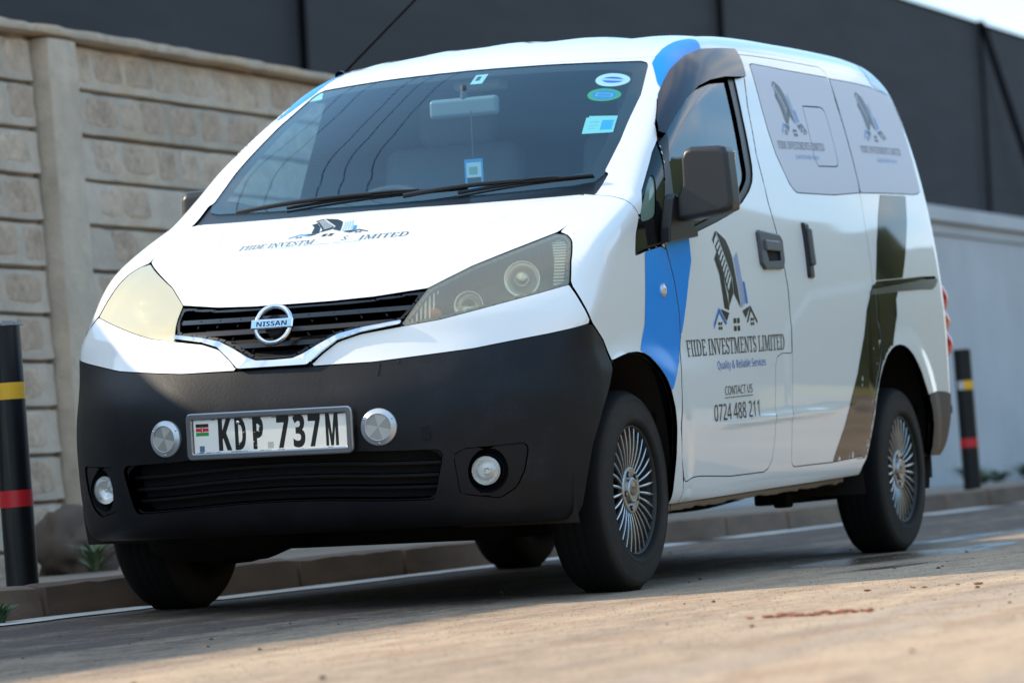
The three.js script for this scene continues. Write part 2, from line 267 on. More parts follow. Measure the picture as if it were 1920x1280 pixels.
function drawDoor(x, w, h) {   // s: -0.02..0.931 m across, t: 0.405..-0.245 m down
  const X = (s) => (s + 0.02) / 0.951 * w, Y = (t) => (0.405 - t) / 0.65 * h;
  x.fillStyle = INK.d; fitText(x, 'FIIDE INVESTMENTS LIMITED', X(0), X(0.911), Y(0.002), 0.050 / 0.65 * h, '# serif');
  x.fillStyle = '#2f6dbb'; fitText(x, 'Quality & Reliable Services', X(0.245), X(0.712), Y(-0.043), 0.024 / 0.65 * h, '# sans-serif');
  x.fillStyle = INK.d; fitText(x, 'CONTACT US', X(0.30), X(0.568), Y(-0.124), 0.027 / 0.65 * h, '# sans-serif');
  x.fillRect(X(0.30), Y(-0.131), X(0.568) - X(0.30), 5);
  fitText(x, '0724 488 211', X(0.194), X(0.640), Y(-0.200), 0.050 / 0.65 * h, '# sans-serif');
  x.save(); const sx = (0.645 - 0.24) / 298, sy = (0.383 - 0.070) / 600; x.translate(X(0.245 - 122 * sx), Y(0.383 + 40 * sy)); x.scale(sx / 0.951 * w, sy / 0.65 * h); drawEmblem(x, INK); x.restore();
}
function drawPanel(x, w, h) {
  const c = { d: '#30343a', b: '#4f93cf', l: '#7aa6d6' };
  x.fillStyle = '#4a4d55'; fitText(x, 'FIIDE INVESTMENTS LIMITED', 0.035 * w, 0.965 * w, 0.825 * h, 0.088 * h, '# serif');
  x.fillStyle = '#5f9bd6'; fitText(x, 'Quality & Reliable Services', 0.33 * w, 0.80 * w, 0.935 * h, 0.05 * h, '# sans-serif');
  x.save(); x.translate(0.07 * w, 0.0); x.scale(0.50 * w / 298, 0.68 * h / 620); x.translate(-45, -28); drawEmblem(x, c); x.restore();
}
function drawHood(x, w, h) {
  x.fillStyle = '#5a5d5e'; fitText(x, 'FIIDE INVESTM', 0.01 * w, 0.46 * w, 0.93 * h, 0.155 * h, '# serif'); fitText(x, 'S', 0.615 * w, 0.645 * w, 0.90 * h, 0.16 * h, '# serif'); fitText(x, 'IMITED', 0.715 * w, 0.985 * w, 0.93 * h, 0.155 * h, '# serif');
  x.fillStyle = '#8fb4e6'; fitText(x, 'Quality & Reliable Services', 0.22 * w, 0.74 * w, 0.995 * h, 0.05 * h, '# sans-serif');
  x.save(); x.translate(0.27 * w, 0.0); x.scale(0.46 * w / 298, 0.66 * h / 580); x.translate(-122, -40); drawEmblem(x, { d: '#20221f', b: '#3d8ee6', l: '#8fb6ee' }); x.restore();
}
// ---------- the ground ----------
const LEAN = 0.029;                     // the road falls to the kerb side: true uprights lean by this in the van's frame
const KX = -1.03, WX = -3.36;           // kerb line and wall line run along z
const paveY = (x) => 0.100 - LEAN * (KX - x);
const roadY = (x, z) => 0.022 * Math.max(0, x - 0.72) * sstep(x, 0.7, 1.1) - 0.004 * sstep(-x, 0.6, 1.0) + (x > -0.95 ? 0.0035 * (fbm(x * 1.1 + 3, z * 0.5, 3, 2) - 0.5) * sstep(x, 0.85, 1.3) : 0);
function grid(x0, x1, z0, z1, nx, nz, fy, uvk = 1) {
  const pos = [], uv = [], idx = []; for (let j = 0; j <= nz; j++) for (let i = 0; i <= nx; i++) { const x = lerp(x0, x1, i / nx), z = lerp(z0, z1, j / nz); pos.push(x, fy(x, z), z); uv.push(x * uvk, z * uvk); }
  for (let j = 0; j < nz; j++) for (let i = 0; i < nx; i++) { const a = j * (nx + 1) + i; idx.push(a, a + nx + 1, a + 1, a + 1, a + nx + 1, a + nx + 2); }
  const g = new THREE.BufferGeometry(); g.setAttribute('position', new THREE.Float32BufferAttribute(pos, 3)); g.setAttribute('uv', new THREE.Float32BufferAttribute(uv, 2)); g.setIndex(idx); g.computeVertexNormals(); return g;
}
{
  // road: asphalt under streaks of red-brown dust, whose cover also paints in the sunlit and shaded sides; x -1.1..6, z -12..9 in one map
  const RX0 = -1.1, RX1 = 6.1, RZ0 = -13, RZ1 = 9.4;
  const dustAndSunAt = (x, z) => clamp(0.04 + 0.76 * sstep(x + 0.5 * (fbm(x * 2, z * 0.35, 3, 21) - 0.5), 0.1, 1.3) + 0.7 * (fbm(x * 6.5, z * 0.7, 4, 22) - 0.5) + 0.55 * (fbm(x * 26, z * 9, 3, 23) - 0.5) + 0.3 * (hash(x * 140, z * 90, 24) - 0.5));  // dust streaks plus painted light: pale on the sunlit side, dark in the shade
  const wetAt = (x, z) => sstep(fbm(x * 2.2 + 4, z * 0.45, 4, 31), 0.50, 0.58) * (1 - sstep(x, 1.35, 2.0)) * sstep(x, -0.2, 0.5) * sstep(-z, -0.5, 0.6) * (1 - sstep(-z, 5.5, 8));
  const at = (u, v) => [lerp(RX0, RX1, u), lerp(RZ0, RZ1, v)];
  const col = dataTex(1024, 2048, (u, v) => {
    const [x, z] = at(u, v), d = dustAndSunAt(x, z), w = wetAt(x, z), s = 0.75 + 0.5 * hash(u * 1024, v * 2048, 4), red = fbm(x * 1.3, z * 0.9, 3, 25), clay = sstep(fbm(x * 7, z * 2.1, 3, 26), 0.66, 0.74) * 0.5;
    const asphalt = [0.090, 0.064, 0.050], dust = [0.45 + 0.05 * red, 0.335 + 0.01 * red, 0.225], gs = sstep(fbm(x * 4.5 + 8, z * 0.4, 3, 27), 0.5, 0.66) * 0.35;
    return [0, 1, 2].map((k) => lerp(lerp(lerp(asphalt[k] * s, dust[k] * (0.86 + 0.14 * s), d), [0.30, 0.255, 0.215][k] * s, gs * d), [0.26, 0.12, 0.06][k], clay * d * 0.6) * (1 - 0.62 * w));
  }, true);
  const rough = dataTex(512, 1024, (u, v) => { const [x, z] = at(u, v), w = wetAt(x, z); return [1, 0.92 - 0.72 * w, 0]; });
  const bump = dataTex(1024, 2048, (u, v) => { const [x, z] = at(u, v), k = (0.5 * hash(u * 1024, v * 2048, 6) + 0.5 * fbm(x * 40, z * 12, 2, 7)) * (1 - 0.7 * wetAt(x, z)); return [k, k, k]; });
  for (const t of [col, rough, bump]) t.wrapS = t.wrapT = THREE.ClampToEdgeWrapping;
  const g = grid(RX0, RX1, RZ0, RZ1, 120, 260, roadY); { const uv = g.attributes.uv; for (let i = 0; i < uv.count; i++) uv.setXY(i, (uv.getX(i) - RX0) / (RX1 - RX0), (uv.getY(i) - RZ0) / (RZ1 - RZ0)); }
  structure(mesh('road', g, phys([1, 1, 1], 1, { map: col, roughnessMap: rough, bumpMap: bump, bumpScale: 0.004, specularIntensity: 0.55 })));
  const far = dataTex(512, 512, (u, v) => { const d = clamp(0.6 + 1.2 * (tfbm(u, v, 6, 5, 3) - 0.5)); return [0.08, 0.072, 0.068].map((a, k) => lerp(a, [0.46, 0.34, 0.23][k], d)); }, true); far.repeat.set(0.2, 0.08);
  const farMat = std([1, 1, 1], 0.92, { map: far });
  structure(mesh('road', grid(RX0, 11, -110, RZ0, 12, 60, (x, z) => roadY(Math.min(x, 6.1), RZ0)), farMat));
  structure(mesh('road', grid(RX0, 11, RZ1, 60, 12, 30, (x, z) => roadY(Math.min(x, 6.1), RZ1)), farMat));
  structure(mesh('road', grid(RX1, 11, RZ0, RZ1, 8, 20, (x, z) => roadY(6.1, z)), farMat));
  structure(mesh('ground', grid(-420, 420, -420, 420, 40, 40, (x, z) => x > 10.5 ? 0.06 + 0.0005 * x : -0.12), std([0.44, 0.35, 0.25], 0.95)));
  // worn edge line, broken where the paint has gone
  const line = patchLine((z) => -0.945 + 0.02 * (fbm(z * 0.7, 2, 2, 9) - 0.5) - 0.012 * Math.max(0, -z - 1) * 0.1, -40, 6);
  structure(mesh('road_marking', line, std([0.58, 0.55, 0.51], 0.9, { bumpMap: fineBump, bumpScale: 0.0008 })));
  // pavement: beaten earth and rubble, level in the world
  const earth = dataTex(512, 512, (u, v) => { const n = tfbm(u, v, 5, 5, 41), s = hash(u * 512, v * 512, 42); return [0.15 + 0.13 * n, 0.125 + 0.10 * n, 0.10 + 0.075 * n].map((c) => c * (0.8 + 0.4 * s)); }, true); earth.repeat.set(0.7, 0.35);
  structure(mesh('pavement', grid(WX - 0.3, KX - 0.13, -60, 8, 30, 260, (x, z) => paveY(x) - 0.012 + 0.016 * (fbm(x * 3, z * 3, 3, 44) - 0.5)), std([1, 1, 1], 0.95, { map: earth })));
}
function patchLine(cx, z0, z1) {
  const pos = [], idx = [], n = 900; let open = false;
  for (let k = 0; k <= n; k++) {
    const z = lerp(z0, z1, k / n), w = 0.082 + 0.05 * (fbm(z * 2.3, 7, 4, 11) - 0.5), c = cx(z) + 0.035 * (fbm(z * 6, 3, 3, 12) - 0.5), ok = fbm(z * 2.2, 1, 3, 13) > 0.36 && w > 0.015;
    const b = pos.length / 3; pos.push(c - w, roadY(c - w, z) + 0.004, z, c + w, roadY(c + w, z) + 0.004, z); if (open && ok) idx.push(b - 2, b, b - 1, b - 1, b, b + 1); open = ok;
  }
  const g = new THREE.BufferGeometry(); g.setAttribute('position', new THREE.Float32BufferAttribute(pos, 3)); g.setIndex(idx); g.computeVertexNormals(); g.setAttribute('uv', new THREE.Float32BufferAttribute(new Float32Array(pos.length / 3 * 2).map((v, i) => pos[(i >> 1) * 3 + (i & 1 ? 2 : 0)] * 3), 2)); return g;
}
// blocks with an uneven skin: a subdivided box whose corners are worn and whose faces wander a little
function wornBlock(w, h, d, s, amp = 0.006, bev = 0.012, nx = 4, ny = 3, nz = 10) {
  const g = new THREE.BoxGeometry(w, h, d, nx, ny, nz), p = g.attributes.position;
  for (let i = 0; i < p.count; i++) {
    let x = p.getX(i), y = p.getY(i), z = p.getZ(i); const e = [w / 2 - Math.abs(x), h / 2 - Math.abs(y), d / 2 - Math.abs(z)].map((q) => q < bev * 0.5 ? 1 : 0), n = e[0] + e[1] + e[2];
    if (n > 1) { const k = bev * (0.6 + 0.8 * vnoise(x * 20 + z * 9, y * 20 + z * 7, s)) * (n === 3 ? 1 : 0.75); x -= e[0] * Math.sign(x) * k; y -= e[1] * Math.sign(y) * k; z -= e[2] * Math.sign(z) * k; }
    const f = (a) => amp * (fbm(x * 9 + z * 11 + a * 7, y * 13 - z * 6 + a * 3, 3, s + a) - 0.5); p.setXYZ(i, x + f(1), y + f(2), z + f(3));
  }
  g.computeVertexNormals(); return g;
}
{ // kerb: stones 0.9 m long, each a piece of its own
  const k = structure(group('kerb'));
  const mats = [0, 1, 2].map((i) => std([0.23 - 0.035 * i, 0.165 - 0.028 * i, 0.118 - 0.02 * i], 0.9, { map: kerbTex(i) }));
  const geos = [0, 1, 2, 3].map((i) => wornBlock(0.14, 0.26, 0.888, 60 + i * 7));
  for (let i = 0; i < 48; i++) { const m = mesh('kerbstone', geos[i % 4], mats[(i * 7 % 5) % 3], k); m.position.set(KX - 0.07 + 0.006 * (hash(i, 3) - 0.5), 0.100 - 0.13 + 0.008 * (hash(i, 4) - 0.5), 5.2 - i * 0.9); m.rotation.set(0.006 * (hash(i, 5) - 0.5), 0.008 * (hash(i, 6) - 0.5), 0.02 + 0.01 * hash(i, 7)); }
}
function kerbTex(i) { return dataTex(256, 256, (u, v) => { const n = tfbm(u, v, 4, 5, 50 + i), s = hash(u * 256, v * 256, 51 + i); const k = 0.45 + 0.65 * n; return [k * (0.85 + 0.3 * s), k * (0.85 + 0.3 * s) * lerp(1, 0.9, n), k * (0.85 + 0.3 * s) * lerp(1, 0.82, n)]; }, true); }
// ---------- walls ----------
const wallFrame = (name) => { const g = group(name); g.position.set(WX, paveY(WX), 0); g.rotation.z = LEAN; return g; };
{
  const H = 2.335, C = 0.2, ROWS = 12, BAY = 3.0, POST = [10.74, 7.74, 4.74, 1.74, -1.26, -4.27, -7.27, -10.27, -11.6];
  const wall = tag(wallFrame('block_wall'), 'rough precast concrete boundary wall with brown stone-faced courses, left of the van', 'wall');
  const mortar = dataTex(512, 512, (u, v) => { const n = tfbm(u, v, 5, 5, 61), m = tfbm(u, v, 23, 3, 64), st = sstep(tfbm(u, v, 3, 4, 66), 0.5, 0.72); const k = 0.78 + 0.36 * (n - 0.5) + 0.22 * (m - 0.5); return [k * 0.70, k * (0.58 - 0.04 * st), k * (0.46 - 0.08 * st)]; }, true); mortar.repeat.set(0.8, 0.8);
  const stoneT = dataTex(512, 512, (u, v) => { const n = tfbm(u, v, 6, 5, 71), m = tfbm(u, v, 40, 3, 74), p = sstep(tfbm(u, v, 12, 3, 77), 0.60, 0.68); const k = 0.92 + 0.45 * (n - 0.5) + 0.35 * (m - 0.5) - 0.12 * p; return [k * 0.60, k * 0.445, k * 0.325]; }, true); stoneT.repeat.set(1.2, 1.2);
  const bumpT = dataTex(512, 512, grey((u, v) => 0.6 * tfbm(u, v, 24, 4, 81) + 0.4 * tfbm(u, v, 90, 2, 82))); bumpT.repeat.set(1.2, 1.2);
  const mPlank = [0.94, 1.0, 1.08].map((k) => std([k, k, k], 0.95, { map: mortar, bumpMap: bumpT, bumpScale: 0.006 })), mStone = [0.92, 1.0, 1.08].map((k, i) => std([k, k * (1 + 0.02 * i), k * (1 + 0.03 * i)], 0.95, { map: stoneT, bumpMap: bumpT, bumpScale: 0.005 }));
  const mPost = std([0.98, 0.96, 0.92], 0.92, { map: mortar, bumpMap: bumpT, bumpScale: 0.005 });
  const zUv = (g, ou, ov) => { const p = g.attributes.position, n = g.attributes.normal, a = new Float32Array(p.count * 2); for (let i = 0; i < p.count; i++) { const big = Math.abs(n.getX(i)) > 0.6; a[i * 2] = p.getZ(i) + (big ? 0 : p.getX(i)) + ou; a[i * 2 + 1] = p.getY(i) + (Math.abs(n.getY(i)) > 0.6 ? p.getX(i) : 0) + ov; } g.setAttribute('uv', new THREE.BufferAttribute(a, 2)); return g; };
  // a stone face: an irregular rounded outline, slightly domed, smeared with mortar at its rim
  const stoneGeo = (w, h, s) => { const n = 18, rings = [[1, -0.003], [0.95, 0.0008], [0.8, 0.0018], [0.5, 0.002], [0, 0.002]], pos = [], idx = []; for (const [r, x] of rings) for (let k = 0; k < n; k++) { const a = k / n * Math.PI * 2, q = 1 / Math.pow(Math.pow(Math.abs(Math.cos(a)), 7) + Math.pow(Math.abs(Math.sin(a)), 7), 1 / 7), j = 0.88 + 0.22 * vnoise(Math.cos(a) * 2.2 + 9, Math.sin(a) * 2.2 + s * 3.1, s); pos.push(x + (r < 0.95 ? 0.002 * (hash(k, s, r * 10) - 0.5) : 0), Math.sin(a) * q * j * r * h / 2, Math.cos(a) * q * j * r * w / 2); } for (let i = 0; i < rings.length - 1; i++) for (let k = 0; k < n; k++) { const a = i * n + k, b = i * n + (k + 1) % n; idx.push(a, b, a + n, b, b + n, a + n); } const g = new THREE.BufferGeometry(); g.setAttribute('position', new THREE.Float32BufferAttribute(pos, 3)); g.setIndex(idx); g.computeVertexNormals(); return zUv(g, hash(s, 1) * 5, hash(s, 2) * 5); };
  const stones = []; for (let i = 0; i < 14; i++) stones.push(stoneGeo([0.17, 0.22, 0.26, 0.30, 0.34][i % 5], [0.125, 0.14, 0.15][i % 3], 100 + i));
  for (let b = 0; b < POST.length - 1; b++) {
    const z1 = POST[b] - 0.14, z0 = POST[b + 1] + 0.14, len = z1 - z0, pg = [0, 1, 2].map((i) => { const g = wornBlock(0.05, C - 0.004, len, 200 + b * 5 + i, 0.005, 0.012, 2, 3, 26); { const p = g.attributes.position; for (let k = 0; k < p.count; k++) if (p.getX(k) > 0 && p.getY(k) < -0.04) p.setX(k, p.getX(k) + 0.010 * sstep(-p.getY(k), 0.045, 0.08)); g.computeVertexNormals(); } return zUv(g, i * 1.3, i * 0.7); });
    for (let r = 0; r < ROWS; r++) {
      const pl = mesh('wall_plank', pg[(r * 2 + b) % 3], mPlank[(r * 5 + b * 2) % 3], wall); pl.position.set(0.006 * (hash(r, b, 9) - 0.5) - 0.015, -0.11 + C * (r + 0.5), (z0 + z1) / 2); pl.rotation.y = 0.003 * (hash(r, b, 10) - 0.5);
      if (POST[b + 1] < -10 || POST[b] > 0) continue;
      let z = z0 + 0.02 + 0.12 * hash(r, b, 11), i = 0;
      while (z < z1 - 0.12) { const gi = Math.floor(hash(r, b * 31 + i, 12) * stones.length), w = [0.17, 0.22, 0.26, 0.30, 0.34][gi % 5]; if (z + w > z1 - 0.02) break; if (hash(r, i, 13 + b) > 0.10) { const st = mesh('stone', stones[gi], mStone[Math.floor(hash(r, i, 15 + b) * 3)], pl); st.position.set(0.0262, 0.010 + 0.014 * (hash(r, i, 16 + b) - 0.5), z + w / 2 - (z0 + z1) / 2); } z += w + 0.02 + 0.04 * hash(r, i, 14 + b); i++; }
    }
  }
  mesh('added_sun_block', new THREE.BoxGeometry(0.03, 2.50, 22.2), mPost, wall).position.set(-0.055, 1.06, -0.40);  // slab added behind the planks so no sun leaks through their gaps
  POST.forEach((z, i) => { const g = zUv(wornBlock(0.13, H - 0.06, 0.27, 300 + i, 0.006, 0.012, 3, 22, 3), i, 0); mesh('wall_post', g, mPost, wall).position.set(0.022, (H - 0.06) / 2 + 0.02, z); });
  for (let z = 10.9, i = 0; z > -11.7; i++) { const l = 0.95 + 0.3 * hash(i, 21), g = zUv(wornBlock(0.15, 0.048, l - 0.008, 320 + i, 0.009, 0.008, 3, 2, 12), i * 0.7, 0); mesh('coping_slab', g, mPost, wall).position.set(0.012, H - 0.016 + 0.006 * (hash(i, 22) - 0.5), z - l / 2); z -= l; }
}
{
  const w = tag(wallFrame('rendered_wall'), 'smooth blue-grey painted wall with a stepped coping, behind the rear of the van', 'wall');
  const T = dataTex(512, 512, (u, v) => { const n = tfbm(u, v, 4, 5, 91), d = tfbm(u * 1, v, 14, 3, 92), k = 0.92 + 0.2 * (n - 0.5) + 0.08 * (d - 0.5); return [0.60 * k, 0.595 * k, 0.60 * k]; }, true); T.repeat.set(0.4, 0.4);
  const paint = std([1, 1, 1], 0.85, { map: T }), L = 110, z = -11.7 - L / 2;
  const B = (name, h, d, y, x) => { const g = new RoundedBoxGeometry(d, h, L, 2, 0.006); { const p = g.attributes.position, a = g.attributes.uv; for (let i = 0; i < p.count; i++) a.setXY(i, p.getZ(i), p.getY(i) + p.getX(i)); } mesh(name, g, paint, w).position.set(x, y, z); };
  B('wall_face', 1.98, 0.20, 0.92, -0.10); B('wall_band', 0.082, 0.24, 1.955, -0.10); B('wall_coping', 0.115, 0.34, 2.062, -0.10);
  mesh('band_joint', new THREE.BoxGeometry(0.22, 0.012, L), std([0.10, 0.10, 0.10], 0.9), w).position.set(-0.10, 2.0, z); mesh('band_joint', new THREE.BoxGeometry(0.215, 0.008, L), std([0.14, 0.14, 0.14], 0.9), w).position.set(-0.10, 1.911, z);
}
// ---------- the tall screen behind the walls ----------
{
  const X = -14, top = 7.95, g = group('shade_screen'); g.position.set(X, 0, 0); g.rotation.z = 0.0;
  tag(g, 'tall dark grey mesh screen on black poles rising behind both walls', 'screen');
  const net = dataTex(256, 512, (u, v) => { const band = tnoise(u * 3, v * 26, 26, 95), n = tfbm(u, v, 5, 4, 96); const k = 0.82 + 0.22 * (band - 0.5) + 0.25 * (n - 0.5); return [0.046 * k, 0.040 * k, 0.042 * k]; }, true);
  const mNet = std([1, 1, 1], 0.85, { map: net }), edges = [6, -14.2, -29.37, -44, -58.65, -74, -90, -120];
  for (let i = 0; i + 1 < edges.length; i++) { const l = edges[i] - edges[i + 1], q = grid(-0.5, 0.5, 0, 1, 24, 24, () => 0), p = q.attributes.position, uv = q.attributes.uv; for (let k = 0; k < p.count; k++) { const a = p.getX(k) + 0.5, b = p.getZ(k); p.setXYZ(k, 0.05 * Math.sin(Math.PI * a) * (1 - b * 0.5) + 0.05 * (fbm(a * 5, b * 4, 3, 97 + i) - 0.5) * Math.sin(Math.PI * a), b * top - 0.02 * Math.sin(Math.PI * a) * (b > 0.98), edges[i] - a * l); uv.setXY(k, a * l / 6, b * 2); } q.computeVertexNormals(); mesh('net_panel', q, mNet, g); }
  for (const z of edges) { mesh('screen_pole', new THREE.CylinderGeometry(z === -58.65 ? 0.03 : 0.05, 0.05, top + 0.06, 12), M.pole, g).position.set(0.09, top / 2, z); }
  mesh('top_rail', new THREE.CylinderGeometry(0.025, 0.025, 126, 8).rotateX(Math.PI / 2), M.pole, g).position.set(0.02, top, -57);
  const A = new THREE.Vector3(0.12, 7.95, -58.65), Bv = new THREE.Vector3(0.75, 0, -65.2); mesh('screen_brace', new THREE.TubeGeometry(new THREE.LineCurve3(A, Bv), 2, 0.065, 10), M.pole, g);
}
// ---------- bollards, rock, weeds, litter on the road ----------
function bollard(x, z, label, torn) {
  const b = group('bollard'); b.position.set(x, paveY(x) - 0.02, z); b.rotation.z = LEAN; b.rotation.x = torn ? -0.01 : 0.0;
  tag(b, label, 'bollard', 'black bollards on the pavement');
  const H = 0.83, R = 0.051;
  mesh('bollard_tube', new THREE.LatheGeometry([[R * 1.0, 0], [R, H - 0.006], [R - 0.004, H], [R - 0.010, H - 0.002], [R - 0.012, H - 0.03], [0.001, H - 0.03]].map((q) => new THREE.Vector2(...q)), 40), torn ? M.bollardB : M.bollard, b);
  const band = (y, h, mat, a0 = 0, al = Math.PI * 2) => mesh('reflective_band', new THREE.CylinderGeometry(R + 0.0015, R + 0.0015, h, 40, 1, true, a0, al).translate(0, y, 0), mat, b);
  if (torn) { band(0.62, 0.052, M.yellow, 0.2, 1.35); band(0.62, 0.05, M.silverTape, 5.7, 0.75); } else band(0.62, 0.052, M.yellow);
  band(0.285, 0.052, M.redTape);
  if (!torn) { const t = new THREE.BufferGeometry(), pos = [], idx = []; for (let k = 0; k < 60; k++) { const a = hash(k, 1, 71) * 6.283, r = R * (0.55 + 0.42 * hash(k, 2, 71)), s = 0.006 + 0.007 * hash(k, 3, 71); const o = pos.length / 3; for (const [dx, dy, dz] of [[-s, 0, -s], [s, 0, -s], [s, 0, s], [-s, 0, s], [0, s * 1.5, 0]]) pos.push(Math.cos(a) * r + dx, H - 0.006 + dy, Math.sin(a) * r + dz); idx.push(o, o + 4, o + 1, o + 1, o + 4, o + 2, o + 2, o + 4, o + 3, o + 3, o + 4, o); } t.setAttribute('position', new THREE.Float32BufferAttribute(pos, 3)); t.setIndex(idx); t.computeVertexNormals(); mesh('cap_grit', t, std([0.2, 0.19, 0.18], 0.9), b); }
}
const scratch = dataTex(128, 512, (u, v) => { const n = sstep(tfbm(u, v * 0.5, 8, 4, 111), 0.52, 0.75); return [0.006 + 0.035 * n, 0.006 + 0.033 * n, 0.007 + 0.031 * n]; }, true);
M.bollard = phys([1, 1, 1], 0.42, { map: scratch, specularIntensity: 0.6 }); M.bollardB = phys([0.008, 0.008, 0.009], 0.42, { specularIntensity: 0.6 });
M.yellow = std([0.80, 0.42, 0.015], 0.45); M.redTape = std([0.55, 0.012, 0.018], 0.4); M.silverTape = std([0.6, 0.62, 0.66], 0.3, { metalness: 0.4 });
bollard(-1.27, -0.03, 'black bollard with yellow and red bands, in front of the van at the left edge', false);
bollard(-1.36, -11.35, 'black bollard with torn yellow tape, behind the rear of the van', true);
function lump(r, s, sx = 1, sy = 1, sz = 1, det = 4, amp = 0.5) { let g = new THREE.IcosahedronGeometry(r, det); g.deleteAttribute('uv'); g.deleteAttribute('normal'); g = mergeVertices(g, 1e-5); const p = g.attributes.position; for (let i = 0; i < p.count; i++) { const v = new THREE.Vector3().fromBufferAttribute(p, i), n = v.clone().normalize(), k = 1 + amp * (fbm(n.x * 1.8 + s, n.y * 1.8 + n.z * 1.3, 4, s) - 0.5) + amp * 0.35 * (fbm(n.x * 6 + s, n.y * 6 + n.z * 5, 3, s + 2) - 0.5); p.setXYZ(i, v.x * k * sx, v.y * k * sy, v.z * k * sz); } g.computeVertexNormals(); return g; }
{
  const rockT = std([0.10, 0.074, 0.055], 0.95, { bumpMap: fineBump, bumpScale: 0.012 });
  const r = mesh('rock', lump(0.16, 5, 1, 0.95, 1.25, 5, 0.95), rockT); r.position.set(-2.75, paveY(-2.75) + 0.10, -3.06); tag(r, 'brown boulder lying by the wall, between the left bollard and the van', 'rock');
}
// leaves: a bent blade, gathered into plants
function plantGeo(n, h, spread, s, wide) {
  const pos = [], idx = []; for (let k = 0; k < n; k++) { const a = hash(k, 1, s) * 6.283, l = h * (0.5 + 0.6 * hash(k, 2, s)), lean = spread * (0.3 + 0.9 * hash(k, 3, s)), w = wide * (0.7 + 0.6 * hash(k, 4, s)), r0 = spread * 0.35 * hash(k, 5, s), ca = Math.cos(a), sa = Math.sin(a), b0 = hash(k, 6, s) * h * 0.45 * (wide > 0.008 ? 1 : 0); const o = pos.length / 3; for (let j = 0; j <= 4; j++) { const t = j / 4, rr_ = r0 + lean * t * t, y = b0 + l * (t - 0.32 * t * t), ww = w * Math.sin(Math.PI * Math.min(0.98, 0.12 + 0.86 * t)); pos.push(ca * rr_ - sa * ww, y, sa * rr_ + ca * ww, ca * rr_ + sa * ww, y + 0.2 * ww, sa * rr_ - ca * ww); if (j) { const q = o + j * 2; idx.push(q - 2, q - 1, q, q - 1, q + 1, q); } } }
  const g = new THREE.BufferGeometry(); g.setAttribute('position', new THREE.Float32BufferAttribute(pos, 3)); g.setIndex(idx); g.computeVertexNormals(); return g;
}
